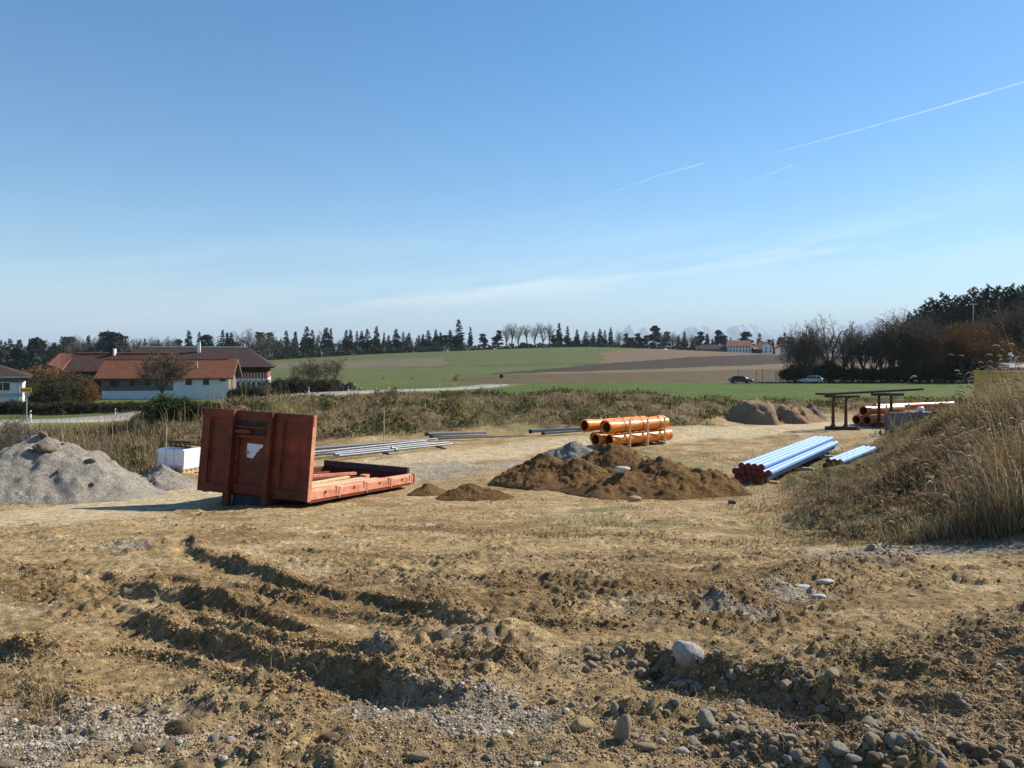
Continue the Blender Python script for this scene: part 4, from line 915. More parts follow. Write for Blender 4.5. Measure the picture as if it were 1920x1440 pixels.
def village():
    y = 612
    def house(u0, u1, vb, ve, vr, D, wall, roofm, label, gable=False, nw=0, storeys=2, dy=0, rz=0.0):
        yy = y + dy; x0, x1 = PX(u0, yy), PX(u1, yy); L = x1 - x0; z = PZ(vb, yy); he = PZ(ve, yy) - z; hr = PZ(vr, yy) - z
        b = empty('farmhouse', (x0, yy, z), rz, label, 'house', 'village houses on the ridge')
        if not gable:
            bm = BM(); gable_walls(bm, 0, L, D, he, hr - .2, -4); fin('wall', bm, wall, b)
            slab_roof(b, [(-.8, -1, he - .3), (L + .9, -1, he - .3), (L + .9, D / 2, hr + .2), (-.8, D / 2, hr + .2)], [(-.8, D + 1, he - .3), (L + .9, D + 1, he - .3), (L + .9, D / 2, hr + .2), (-.8, D / 2, hr + .2)], roofm)
        else:
            bm = BM(); V = []
            for yv in (0, D): V += [bm.verts.new(p) for p in ((0, yv, -4), (L, yv, -4), (L, yv, he), (L / 2, yv, hr), (0, yv, he))]
            bm.faces.new(V[0:5]); bm.faces.new(V[9:4:-1])
            for i in range(5): bm.faces.new((V[i], V[5 + i], V[5 + (i + 1) % 5], V[(i + 1) % 5]))
            fin('wall', bm, wall, b)
            slab_roof(b, [(-.9, -1, he - .35), (-.9, D + .8, he - .35), (L / 2, D + .8, hr + .3), (L / 2, -1, hr + .3)], [(L + .9, -1, he - .35), (L + .9, D + .8, he - .35), (L / 2, D + .8, hr + .3), (L / 2, -1, hr + .3)], roofm)
        for s in range(storeys):
            for k in range(nw):
                xx = L * (k + .5) / nw; zz = .8 + s * (he - .6) / storeys; bm = BM(); box(bm, xx - .55, xx + .55, -.06, .0, zz, zz + 1.5); fin('window', bm, M_GLASS, b)
        return b
    house(1367, 1409, 661, 648, 638.5, 11, M_WHITE, M_TILEB, 'long two-storey white farmhouse with red-brown roof, the largest in the ridge hamlet', nw=7)
    house(1424, 1449, 662, 650, 641, 16, M_WHITE, M_TILEV, 'white farmhouse with grey gable front and bright red roof in the ridge hamlet', True, 3, dy=-6)
    house(1463, 1484, 662, 651, 644, 12, M_WHITE, M_TILEV, 'smaller white farmhouse at the right end of the ridge hamlet', True, 3, dy=-2)
    house(1306, 1362, 658.5, 654, 646.5, 12, M_BOARD, M_TILED, 'long low barn with dark roof left of the white ridge farmhouses', nw=5, storeys=1, dy=6)
    house(1416, 1428, 662, 654.5, 654, 6, M_DARKB, M_TILED, 'dark wooden shed between the two white ridge farmhouses', nw=0, dy=-14)
    x = PX(1246, 600); bm = BM(); bmesh.ops.create_icosphere(bm, subdivisions=3, radius=1)
    for v in bm.verts: v.co = Vector((v.co.x * 4.6, v.co.y * 2.2, max(v.co.z, -.3) * 1.0 * (1 + .2 * math.sin(v.co.x * 7))))
    o = fin('covered_heap', bm, M_WHITEP, None, 0, True, loc=(x, 600, PZ(656.6, 600))); tag(o, 'low heap under white sheeting at the edge of the field on the ridge', 'heap')
village()

# ------------------------------------------------------------------ cars, signs, fence, skip
def car(x, y, z, rz, paint, label, name, wagon=True):
    t = empty(name, (x, y, z), rz, label, 'car'); hw = .87
    low = [(-2.15, .32), (2.12, .30), (2.2, .55), (2.12, .74), (1.15, .90), (-2.1, .96), (-2.2, .6)]
    bm = BM(); prism(bm, low, lambda p, q: Vector((p[0], q, p[1])), -hw, hw)
    top = [(1.15, .90), (.42, 1.40), (-1.5, 1.47), (-2.05, .98)]
    A = [bm.verts.new((p[0], -hw + (.03 if p[1] < 1.1 else .17), p[1])) for p in top]; B = [bm.verts.new((p[0], hw - (.03 if p[1] < 1.1 else .17), p[1])) for p in top]
    bm.faces.new(A[::-1]); bm.faces.new(B)
    for i in range(4): bm.faces.new((A[i], A[(i + 1) % 4], B[(i + 1) % 4], B[i]))
    fin('body', bm, paint, t, .05, True)
    for s in (-1, 1):
        for a, b_ in ((.85, .02), (-.04, -.88), (-.94, -1.72)):
            def zt(xx): return 1.36 if xx < .42 else 1.36 - (xx - .42) * .62
            bm = BM(); V = []
            for xx, zz in ((a, .97), (b_, .97), (b_ - (.12 if b_ < -1.5 else 0) + (.25 if b_ < -1.5 else 0), 1.36), (min(a, .38), 1.36)):
                V.append(bm.verts.new((xx, s * (hw - .02 - (.17 - .03) * (zz - .9) / .5 + .012), zz)))
            f = bm.faces.new(V); r = bmesh.ops.extrude_face_region(bm, geom=[f]); bmesh.ops.translate(bm, verts=[v for v in r['geom'] if isinstance(v, bmesh.types.BMVert)], vec=(0, -s * .02, 0))
            fin('side_window', bm, M_GLASS, t)
    for (xa, za, xb, zb, nm) in ((1.10, .95, .48, 1.375, 'windscreen'), (-1.99, 1.03, -1.56, 1.42, 'rear_window')):
        bm = BM(); d = .02 if xa > 0 else -.02
        V = [bm.verts.new(p) for p in ((xa + d, -.74, za), (xa + d, .74, za), (xb + d, .62, zb), (xb + d, -.62, zb))]; f = bm.faces.new(V)
        r = bmesh.ops.extrude_face_region(bm, geom=[f]); bmesh.ops.translate(bm, verts=[v for v in r['geom'] if isinstance(v, bmesh.types.BMVert)], vec=(-d * .8, 0, -.02)); fin(nm, bm, M_GLASS, t)
    for xw in (1.33, -1.33):
        for s in (-1, 1):
            bm = BM(); tube(bm, (xw, s * .70, .31), (xw, s * .89, .31), .315, n=20); w = fin('wheel', bm, M_TYRE, t, .02, True)
            bm = BM(); tube(bm, (xw, s * .89, .31), (xw, s * .905, .31), .20, n=14); fin('rim', bm, M_METAL, w)
    for s in (-1, 1):
        bm = BM(); box(bm, 2.08, 2.17, s * .62 - .16, s * .62 + .16, .60, .74); fin('headlight', bm, M_LAMPG, t, .02)
        bm = BM(); box(bm, -2.19, -2.10, s * .72 - .09, s * .72 + .09, .68, .98); fin('tail_light', bm, mat('tail_lamp', (.3, .02, .02), .3, .5), t, .02)
zc_ = gz(PX(1389, 147), 147); car(PX(1389, 147), 147, zc_, 0, M_CARR, 'dark maroon estate car on the road before the wire fence', 'estate_car')
car(PX(1519, 148), 148, gz(PX(1519, 148), 148), math.pi, M_CARS, 'silver car parked in front of the dark bare hedge', 'silver_car')

def delineator(u, v, y, label, h=1.0, z=None):
    x = PX(u, y); zz = gz(x, y) if z is None else z
    t = empty('delineator_post', (x, y, zz), 0, label, 'road post', 'white road edge posts')
    bm = BM(); prism(bm, [(-.06, -.3), (.06, -.3), (.055, h), (-.055, h - .09)], lambda p, q: Vector((p[0], q, p[1])), -.05, .05); fin('post', bm, M_WHITEP, t, .01)
    bm = BM(); prism(bm, [(-.064, h * .62), (.064, h * .70), (.064, h * .90), (-.064, h * .82)], lambda p, q: Vector((p[0], q, p[1])), -.054, .054); b = fin('black_band', bm, M_BLACK, t)
    bm = BM(); box(bm, -.025, .025, -.062, -.054, h * .70, h * .82); fin('reflector', bm, M_LAMPG, b)
for u, v, y, lab in ((57, 792, 60, 'white road post with black band by the yellow direction sign'), (216, 785, 72, 'white road post on the road left of the dark brush heap'), (579, 740, 88, 'white road post hidden among the brown roadside brush'),
                     (653, 742, 86, 'white road post standing in front of the log pile'), (705, 726, 118, 'white road post just right of the log pile across the road'), (729, 727, 122, 'second white road post right of the log pile'),
                     (824, 725, 134, 'white road post in front of the low roadside weeds'), (852, 723, 142, 'white road post left of the pole of the yellow direction board'), (937, 726, 128, 'white road post beneath the round dark sign'), (1316, 721, 146, 'white road post left of the maroon car'), (1352, 720, 147, 'short white road post just left of the maroon car'), (1817, 716, 118, 'white post in front of the dark hedge near the yellow skip')):
    delineator(u, v, y, lab, 1.0 if u != 1817 else 1.45)
def sign(u, y, vtop, name, label, cat, build, zoff=0):
    x = PX(u, y); z = gz(x, y); t = empty(name, (x, y, z), 0, label, cat); H = PZ(vtop, y) - z
    bm = BM(); tube(bm, (0, 0, -.3), (0, 0, H), .038, n=8); fin('post', bm, M_METAL, t, 0, True); build(t, H); return t
def s1(t, H):
    bm = BM(); box(bm, -.47, .42, -.06, -.04, H - .38, H); p = fin('direction_panel', bm, M_YELLOW, t, .006); p['label'] = 'yellow panel'
    bm = BM()
    for k, (a, b) in enumerate(((-.40, -.30), (-.27, -.19), (-.17, -.06), (-.03, .06), (.08, .17), (.2, .33))): box(bm, a, b, -.066, -.0605, H - .24, H - .14)
    fin('lettering', bm, M_BLACK, p)
    bm = BM(); prism(bm, [(-.27, H - .44), (.27, H - .44), (0, H - .90)], lambda q, w: Vector((q[0], w, q[1])), .04, .055); q = fin('yield_sign_back', bm, M_METAL, t); bm = BM(); box(bm, -.02, .05, .03, .039, H - .9, H - .44); fin('bracket', bm, M_DKSTEEL, q)
sign(50, 60, 727, 'direction_sign', 'yellow direction board above the back of a yield triangle at the left', 'road sign', s1)
def s2(t, H):
    bm = BM(); prism(bm, [(-.55, H - .5), (.38, H - .5), (.5, H - .35), (.38, H), (-.55, H)], lambda q, w: Vector((q[0], w, q[1])), -.06, -.04); fin('panel', bm, M_YELLOW, t)
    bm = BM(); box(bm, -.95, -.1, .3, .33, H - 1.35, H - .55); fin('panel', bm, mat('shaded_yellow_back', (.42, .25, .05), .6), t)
sign(858, 150, 702, 'direction_board', 'yellow direction board at the junction beyond the road', 'road sign', s2)
def s3(t, H):
    bm = BM(); tube(bm, (0, -.05, H - .32), (0, -.03, H - .32), .34, n=20); fin('round_plate', bm, M_DKSTEEL, t)
sign(940, 130, 702, 'round_sign', 'round dark sign seen from behind, right of the yellow board', 'road sign', s3)
for u, lab in ((718, 'small square sign on thin pole right of the log pile'), (773, 'small dark sign on thin pole between log pile and yellow board')):
    def s4(t, H):
        bm = BM(); prism(bm, [(0, H), (.28, H - .28), (0, H - .56), (-.28, H - .28)], lambda q, w: Vector((q[0], w, q[1])), -.06, -.04); fin('plate', bm, M_METAL, t)
    sign(u, 140, 706, 'small_sign', lab, 'road sign', s4)

def fence():
    y = 158
    t = empty('wire_fence', (PX(1384, y), y, gz(PX(1384, y), y)), 0, 'tall wire mesh fence with pale posts behind the maroon car', 'fence'); x0 = PX(1384, y)
    us = [1384, 1396, 1405, 1418, 1430, 1442, 1455, 1467, 1479, 1492]
    for u in us:
        bm = BM(); x = PX(u, y) - x0; box(bm, x - .05, x + .05, -.05, .05, -.4, 2.45); fin('post', bm, M_CONC if u in (1384, 1418, 1430, 1455, 1479, 1492) else M_WHITEP, t)
    bm = BM(); x1 = PX(1492, y) - x0
    for k in range(7): box(bm, 0, x1, .051, .063, .1 + k * .36, .115 + k * .36)
    for k in range(int(x1 / .22)): box(bm, k * .22, k * .22 + .012, .064, .076, .0, 2.3)
    fin('mesh', bm, M_METAL, t)
fence()
def skip():
    y = 44; x0 = PX(1860, y); z = PZ(742, y) - .8
    t = empty('yellow_skip', (x0, y, z), -.12, 'weathered yellow steel skip behind the dry grass at the right edge', 'skip'); H = PZ(696, y) - z
    bm = BM(); L = 5.5; D = 2.2
    for a in ((0, L, 0, .06), (0, L, D - .06, D), (0, .06, .061, D - .061), (L - .06, L, .061, D - .061)): box(bm, *a, .0, H)
    box(bm, .06, L - .06, .06, D - .06, .0, .06); fin('tub', bm, M_SKIP, t)
    bm = BM(); box(bm, -.04, L + .04, -.05, .0, H - .1, H + .02); box(bm, -.05, .0, 0, D, H - .1, H + .02); fin('top_rim', bm, M_SKIP, t, .01)
    for k in range(5): bm = BM(); box(bm, .02 + k * 1.3, .20 + k * 1.3, -.10, -.001, .1, H - .11); fin('rib', bm, M_SKIP, t, .01)
    bm = BM(); box(bm, .0, L, -.14, -.002, .45, .56); fin('lower_rail', bm, M_SKIP, t, .01)
    y = 62; x0 = PX(1876, y); z = base(x0, y)
    t = empty('covered_trailer', (x0, y, float(z)), 0, 'dark trailer under blue tarpaulin behind the yellow skip', 'trailer'); zt = PZ(683, y) - float(z)
    bm = BM(); box(bm, 0, 6, 0, 2.2, .8, zt - .3); prism(bm, [(0, zt - .3), (2.2, zt - .3), (1.6, zt + .1), (.5, zt)], lambda p, q: Vector((q, p[0], p[1])), .6, 6); fin('tarpaulin', bm, M_NAVY, t, .08)
    bm = BM(); box(bm, .02, 5.9, .1, 2.1, .5, .79); fin('chassis', bm, M_DKSTEEL, t)
    for k in (1.2, 4.4):
        for yy in (.1, 2.0): bm = BM(); tube(bm, (k, yy - .1, .42), (k, yy + .12, .42), .42, n=16); fin('wheel', bm, M_TYRE, t)
    bm = BM(); tube(bm, (1.2, -.05, zt - .6), (1.2, -.05, zt + .55), .035, n=8); tube(bm, (1.2, -.05, zt + .55), (1.5, -.05, zt + .6), .035, n=8); fin('lamp_post', bm, M_METAL, t)
    bm = BM(); bmesh.ops.create_icosphere(bm, subdivisions=2, radius=.13, matrix=Matrix.Translation((.75, 0, zt + .8))); bmesh.ops.create_icosphere(bm, subdivisions=2, radius=.10, matrix=Matrix.Translation((.92, 0, zt + .68))); tube(bm, (.85, 0, zt - .1), (.85, 0, zt + .7), .02, n=6)
    fin('work_lamp', bm, M_LAMPG, t, 0, True)
    x, y = PX(1825, 235), 235; z = gz(x, y); t = empty('floodlight_mast', (x, y, z), 0, 'slim pale floodlight mast rising above the russet tree', 'mast'); zt = PZ(571, y) - z
    bm = BM(); tube(bm, (0, 0, -1), (0, 0, zt), .22, .13, 10); fin('pole', bm, M_METAL, t, 0, True); bm = BM(); box(bm, -1.1, 1.1, -.12, .12, zt, zt + .18); fin('crossarm', bm, M_METAL, t)
    for k in (-.9, -.3, .3, .9): bm = BM(); box(bm, k - .18, k + .18, -.3, -.121, zt - .1, zt + .25); fin('floodlight', bm, M_METAL, t, .03)
    x, y = PX(1776, 185), 185; bm = BM()
    for k in range(12): box(bm, k * .30, k * .30 + .29, 0, .03 + .02 * (k % 2), 1.0, 5.2)
    o = fin('windbreak_net', bm, M_TEAL, None, loc=(x - 1.8, y, gz(x, y))); tag(o, 'dark green windbreak net glimpsed between the trunks below the russet tree', 'net')
    o = fin('litter_can', (lambda b: (tube(b, (-.07, 0, .05), (.05, 0, .05), .05, n=12), tube(b, (.05, 0, .05), (.085, 0, .05), .032, n=10), b)[2])(BM()), M_BLACK, None, .006, loc=(*ground_px(1372, 947), 0)); o.location.z = gz(o.location.x, o.location.y); tag(o, 'small dark container lying on the dirt below the blue ducts', 'litter')
skip()
def logs():
    y = 108; x0 = PX(655, y); rr = random.Random(5); z = gz(x0, y)
    for k in range(17):
        row = 0 if k < 8 else (1 if k < 13 else 2); i = k if row == 0 else (k - 8 if row == 1 else k - 13)
        x = x0 - 1.8 + i * .58 + row * .3 + rr.uniform(-.1, .1); r = rr.uniform(.20, .30); bm = BM()
        a = rr.uniform(-.5, .5); tube(bm, (0, -.9, 0), (math.sin(a) * 1.9, .9, rr.uniform(-.1, .2)), r, r * .85, 10)
        o = fin('log', bm, M_BARK if k % 3 else M_BOARD, None, 0, False, loc=(x, y + rr.uniform(-.3, .3), z + r + row * .42)); tag(o, 'grey-brown log in the log pile beside the road', 'log', 'logs piled beside the road')
logs()

# ------------------------------------------------------------------ trees
def segs_mesh(name, S, m, sides=3):
    S = np.array(S); p0, p1, r0, r1 = S[:, :3], S[:, 3:6], S[:, 6], S[:, 7]
    d = p1 - p0; d /= np.linalg.norm(d, axis=1, keepdims=True) + 1e-9; h = np.where(np.abs(d[:, 2:3]) > .9, [[1., 0, 0]], [[0, 0, 1.]]); a = np.cross(d, h); a /= np.linalg.norm(a, axis=1, keepdims=True); b = np.cross(d, a)
    V = []
    for P, r in ((p0, r0), (p1, r1)):
        for k in range(sides):
            t = 2 * math.pi * k / sides; V.append(P + (a * math.cos(t) + b * math.sin(t)) * r[:, None])
    V = np.stack(V, 1); n = len(S); B = np.arange(n)[:, None] * (2 * sides)
    Q = np.concatenate([B + np.array([[k, (k + 1) % sides, sides + (k + 1) % sides, sides + k]]) for k in range(sides)])
    return np_mesh(name, V.reshape(-1, 3), [Q], m, smooth=True)
def tri_clumps(P, size, rng, up=.3, aniso=1.0):
    """small leaf-like triangles at points"""
    n = len(P); a = rng.normal(size=(n, 3)); a /= np.linalg.norm(a, axis=1, keepdims=True); b = rng.normal(size=(n, 3)); b -= a * (a * b).sum(1, keepdims=True); b /= np.linalg.norm(b, axis=1, keepdims=True)
    s = (size * rng.uniform(.6, 1.4, n))[:, None]
    V = np.stack([P - a * s * .5, P + a * s * .5, P + b * s * aniso], 1).reshape(-1, 3); return V, np.arange(3 * n).reshape(-1, 3)
def bare_tree(seed, H, spread, m_twig, limbs=7, fork=.22, leaf=None, min_r=.014, dens=1.0, up=.25, stems=1):
    rng = np.random.default_rng(seed); T, W, LP = [], [], []
    def grow(p, d, L, r, lev, lim):
        n = 4 if lev < 2 else (3 if lev == 2 else 2); pts = [p]; dirs = [d]
        for i in range(n):
            d = d + rng.normal(0, .13 + .04 * lev, 3) + np.array([0, 0, up * (.16 if lev < 3 else .05)]); d /= np.linalg.norm(d); q = p + d * L / n
            ra, rb = r * (1 - i / n * .55), r * (1 - (i + 1) / n * .55); (T if lev <= 1 else W).append([*p, *q, max(ra, min_r), max(rb, min_r * .8)]); p = q; pts.append(p); dirs.append(d)
        if lev >= lim:
            LP.append(p); return
        k = max(2, int({0: limbs, 1: 6, 2: 5, 3: 4, 4: 3}[lev] * dens + rng.random()))
        for j in range(k):
            t = .28 + .72 * (j + rng.random()) / k; t = min(t, .999); i = min(int(t * n), n - 1); o = pts[i] + (pts[i + 1] - pts[i]) * (t * n - i)
            az_ = rng.uniform(0, 2 * math.pi); dd = dirs[i + 1]; s = np.cross(dd, [math.cos(az_), math.sin(az_), .2]); s /= np.linalg.norm(s) + 1e-9
            nd = dd * rng.uniform(.55, .9) + s * rng.uniform(.55, 1.0) * spread; nd /= np.linalg.norm(nd)
            grow(o, nd, L * rng.uniform(.48, .72) * (1.12 - .45 * t), r * .5, lev + 1, lim)
    for s_ in range(stems):
        a0 = rng.uniform(0, 6.28); lean = 0 if stems == 1 else rng.uniform(.15, .5)
        p = np.array([math.cos(a0) * .04 * (stems > 1), math.sin(a0) * .04 * (stems > 1), -.5]); d = np.array([math.cos(a0) * lean, math.sin(a0) * lean, 1.0]); d /= np.linalg.norm(d)
        f = H * fork
        q = p + d * (f + .5); r = H * (.022 if stems == 1 else .012); T.append([*p, *q, r * 1.25, r])
        L = limbs if stems == 1 else 4
        for j in range(L):
            a = a0 + 6.28 * j / L + rng.uniform(-.4, .4); ang = rng.uniform(.15, .75) * spread
            nd = d + np.array([math.cos(a) * ang, math.sin(a) * ang, rng.uniform(.0, .25)]); nd /= np.linalg.norm(nd)
            grow(q + d * rng.uniform(-.25, .15) * f, nd, H * rng.uniform(.42, .58), r * rng.uniform(.45, .7), 1, 4)
    S = np.array(T + W); k = H / np.percentile(S[:, 5], 99.7)
    def sc(A): A = np.array(A); A[:, :6] *= k; return A
    tr = segs_mesh('trunk', sc(T), M_BARK, 5); cr = segs_mesh('crown', sc(W), m_twig, 3)
    res = [('trunk', tr), ('crown', cr)]
    if leaf:
        P = np.array(LP) * k; P = np.repeat(P, leaf[1], 0) + rng.normal(0, leaf[2], (len(P) * leaf[1], 3)); V, Fc = tri_clumps(P, np.full(len(P), leaf[0]), rng); res.append(('foliage', np_mesh('foliage', V, [Fc], leaf[3])))
    return res
def spruce(seed, H=20, wid=3.2, gap=0.0, low=.08, m=None, full=1.0):
    rng = np.random.default_rng(seed); T = [[0, 0, -1, 0, 0, H * .55, .28, .16], [0, 0, H * .55, 0, 0, H, .16, .02]]; V, Fs, off = [], [], 0; P, D, S = [], [], []
    zs = np.arange(low * H, H * .99, H * .030)
    for z in zs:
        f = 1 - z / H
        if rng.random() < gap: continue
        L0 = wid * (f ** .75) * (.85 + .3 * rng.random()) * (1 if z > H * (low + .12) else .7) + .15
        n = int(5 + 4 * f)
        for j in range(n):
            a = rng.uniform(0, 6.283); L = L0 * rng.uniform(.6, 1.12); dr = -.32 * f - .02 + rng.normal(0, .08); T.append([0, 0, z, math.cos(a) * L * .9, math.sin(a) * L * .9, z + dr * L * .9, .04, .012])
            k = max(2, int(L * 2.6 * full))
            for i in range(k):
                t = (i + rng.random()) / k * .92 + .08; P.append([math.cos(a) * L * t, math.sin(a) * L * t, z + dr * L * t + rng.normal(-.05, .28)]); D.append([math.cos(a), math.sin(a), dr]); S.append((.8 + .45 * rng.random()) * (.50 + .55 * f))
    P, D, S = np.array(P), np.array(D), np.array(S); n = len(P)
    for rep in range(7):
        side = np.cross(D, [0, 0, 1.0]); side /= np.linalg.norm(side, axis=1, keepdims=True) + 1e-9
        dd = D + side * rng.normal(0, .7, (n, 1)) + np.array([0, 0, -.55]) + rng.normal(0, .35, (n, 3)); dd /= np.linalg.norm(dd, axis=1, keepdims=True); w = np.cross(dd, rng.normal(size=(n, 3))); w /= np.linalg.norm(w, axis=1, keepdims=True) + 1e-9; w *= 1.25
        V.append(np.stack([P - w * S[:, None] * .22, P + w * S[:, None] * .22, P + dd * S[:, None] * 1.25], 1))
    V = np.concatenate(V).reshape(-1, 3)
    return [('trunk', segs_mesh('trunk', T, M_BARK, 5)), ('crown', np_mesh('crown', V, [np.arange(len(V)).reshape(-1, 3)], m or M_NEEDLE))]
def pine(seed, H=18, wid=4.0, bare=.42):
    rng = np.random.default_rng(seed); T = [[0, 0, -1, .2, 0, H * .5, .3, .2], [.2, 0, H * .5, .1, .2, H * .95, .2, .05]]; P = []
    for j in range(34):
        z = H * (bare + (1 - bare) * rng.random() ** .85); f = (z / H - bare) / (1 - bare); a = rng.uniform(0, 6.283); L = wid * (1 - .55 * f ** 1.6) * rng.uniform(.35, 1.0); e = np.array([math.cos(a) * L, math.sin(a) * L, z + rng.uniform(-.1, .35) * L])
        T.append([.15, .05, z - .1 * L, *e, .07, .02]); c = rng.uniform(.5, 1.0) * (.7 + wid / 8); k = int(46 * c); P.append(e + rng.normal(0, 1, (k, 3)) * np.array([c, c, c * .55]) * .6); P.append(e * np.array([.55, .55, 1]) + rng.normal(0, .4, (14, 3)))
    P = np.concatenate(P); P[:, 2] = np.minimum(P[:, 2], H * 1.02); V, Fc = tri_clumps(P, np.full(len(P), .95), rng, aniso=1.1)
    return [('trunk', segs_mesh('trunk', T, M_BARK, 5)), ('crown', np_mesh('crown', V, [Fc], M_PINE))]
def plant(parts, name, label, cat, loc, s, rz, group=None, sz=None):
    t = empty(name, loc, rz, label, cat, group); t.scale = (s, s, sz or s)
    for nm, me in parts: link(nm, me, t)
    return t
WOOD = [spruce(6, 20, 4.8, 0, .02, full=1.5), spruce(7, 20, 4.2, .05, .02, full=1.5)]
SPR = [spruce(1, 20, 4.0), spruce(2, 20, 3.3, .08, .12), spruce(3, 20, 3.0, .14, .22), spruce(4, 20, 3.9, .1, .24), spruce(5, 20, 2.0, .05, .1)]
PIN = [pine(11, 18, 4.6, .22), pine(12, 18, 4.0, .4), pine(13, 18, 5.6, .15)]
BAR = [bare_tree(21, 20, .75, M_TWIGG, min_r=.045, dens=.72), bare_tree(22, 20, .6, M_TWIGG, min_r=.045, dens=.72, fork=.3), bare_tree(23, 20, .95, M_TWIGG, min_r=.05, dens=.8), bare_tree(24, 20, .55, M_TWIGG, min_r=.045, dens=.62, fork=.38)]
def ridge_row():
    spec = '''S0 1 637;S1 10 640;S0 19 634;S3 29 642;S1 38 636;S0 47 648;S1 56 634;S3 65 640;S0 74 645;S1 83 638;S3 92 646;S0 101 641;S1 110 647;S0 117 630;S4 123 629;P1 131 633;B2 138 632;B0 148 629;B1 156 627;S3 166 626;B0 173 630;B2 183 628;S1 190 624;P0 200 622;B1 205 619;S0 212 622;P2 220 626;B0 232 636;
B1 248 628;B3 256 632;B0 268 631;B3 288 629;B1 297 631;B0 308 628;B3 318 631;B1 328 633;S0 354 619;S1 374 622;P1 386 629;B3 400 626;S1 417 618;S4 426 622;S3 433 621;B2 455 614;B2 466 617;B0 478 634;P2 488 624;B2 500 620;P0 508 624;B2 517 626;S1 526 636;S2 537 619;B3 549 633;S4 554 620;S3 567 630;S2 575 611;S1 585 618;B1 600 613;S3 612 612;S1 620 615;S4 639 644;S2 649 618;S3 657 616;S1 669 620;S3 678 618;S1 689 616;S0 706 611;S2 720 622;S0 729 628;S3 743 615;S1 756 622;S3 767 622;B2 773 640;S4 785 627;S4 793 625;S1 803 619;S0 817 617;S3 826 621;S3 844 617;S1 860 599;S2 882 612;B0 872 640;P0 906 626;P0 934 620;B1 949 605;B3 960 603;B1 972 609;P1 980 642;B3 988 606;B1 1003 604;B0 1018 603;B3 1030 607;S0 1048 605;S1 1064 611;S0 1082 617;B1 1072 634;S1 1099 620;S3 1112 621;S0 1125 616;S1 1134 618;S3 1145 612;B1 1162 618;B0 1174 631;P2 1184 633;P0 1198 625;P1 1212 629;P2 1229 612;B2 1240 615;P0 1249 622;B2 1261 620;S3 1272 628;S0 1283 621;B0 1297 627;B1 1303 625;P0 1314 622;S1 1325 625;S4 1336 634;P1 1348 620;P0 1358 629;S4 1370 631;P2 1397 623;S2 1424 624;P0 1441 637;S4 1449 634;P1 1464 633;S2 1471 622;P0 1478 632;S3 1486 630'''
    zones = [(0, 115, 'far left above the white bungalow'), (115, 240, 'above the old barn'), (240, 340, 'above the old barn chimney'), (340, 445, 'above the big barn'), (445, 520, 'just right of the big barn'),
             (520, 640, 'above the bare roadside bush'), (640, 760, 'left of the tallest spruce'), (760, 900, 'around the tallest spruce'), (900, 1040, 'right of the tallest spruce'), (1040, 1160, 'above the orange pipe stack'),
             (1160, 1300, 'left of the hamlet barn'), (1300, 1380, 'behind the hamlet barn'), (1380, 1500, 'behind the white hamlet houses')]
    bu = np.interp; ub = [-50, 115, 240, 300, 480, 520, 700, 900, 1100, 1250, 1480]; vb = [672, 672, 674, 674, 672, 671, 664, 656.5, 651, 656, 664]
    cnt = {}; rr = random.Random(9)
    L = []
    for it in spec.replace('\n', '').split(';'):
        k, u, v = it.split(); L.append((float(u), float(v), k, 0))
    r2 = random.Random(21)
    for j in range(124):
        u = 5 + j * 9.0 + r2.uniform(-5, 5) if j < 96 else 1040 + (j - 96) * 15 + r2.uniform(-7, 7)
        if 1362 < u < 1500 or 865 < u < 900 or 912 < u < 1035 and j % 3: continue
        L.append((u, float(np.interp(u, [0, 130, 340, 520, 700, 900, 1100, 1500], [645, 636, 640, 640, 634, 630, 630, 634])) + r2.uniform(-6, 9), r2.choice(['S0', 'S1', 'S3', 'P0', 'P1', 'B1', 'B2', 'B0', 'B2', 'S0', 'B1'] if u > 520 else ['B0', 'B1', 'B2', 'B0', 'B2', 'P1', 'S0', 'B1']), 9))
    L.sort()
    for u, v, k, back in L:
        y = float(np.interp(u, [0, 115, 130, 340, 520, 700, 900, 1500], [360, 360, 420, 450, 525, 570, 605, 640])) + rr.uniform(-4, 12) + back
        x = PX(u, y); z = float(base(x, y)); H = PZ(v, y) - z
        zn = next(n for a, b, n in zones if a <= u < b or b == 1500)
        kind = {'S': ('spruce', 'dark spruce'), 'P': ('pine_tree', 'broad dark pine'), 'B': ('bare_tree', 'bare grey tree')}[k[0]]
        i = cnt.get((k[0], zn), 0); cnt[(k[0], zn)] = i + 1
        parts = {'S': SPR, 'P': PIN, 'B': BAR}[k[0]][int(k[1])]; h0 = 18 if k[0] == 'P' else 20
        s = H / h0; ws = max(s, .8) * (1.32 if k[0] == 'S' else 1.1) * rr.uniform(.78, 1.3)
        lab = 'tallest dark spruce standing out of the ridge tree row' if u == 860 else '%s %s from left in the ridge row %s' % (ordinal(i), kind[1], zn)
        plant(parts, kind[0], lab, 'tree', (x, y, z - .3), ws if k[0] != 'B' else max(s, .7), rr.uniform(0, 6.28), 'trees along the ridge', s)
    # low growth under the row
    rng = np.random.default_rng(4); n = 13000; u = rng.uniform(-60, 1500, n); y = np.interp(u, [0, 115, 130, 340, 520, 700, 900, 1500], [356, 356, 414, 444, 516, 562, 596, 634]) + rng.uniform(-4, 12, n); x = (u - 960) / F * y; z = base(x, y)
    hh = np.where(u < 560, 8.5, np.where(u < 850, 6.0, 4.2)) * (.6 + .5 * np.sin(u * .11) ** 2); P = np.stack([x, y, z + rng.random(n) ** 1.4 * hh], 1); V, Fc = tri_clumps(P, np.full(n, 1.5), rng)
    tag(link('undergrowth', np_mesh('undergrowth', V, [Fc], M_NEEDLE)), 'dark undergrowth beneath the row of trees along the ridge', 'undergrowth', kind='stuff')
ridge_row()

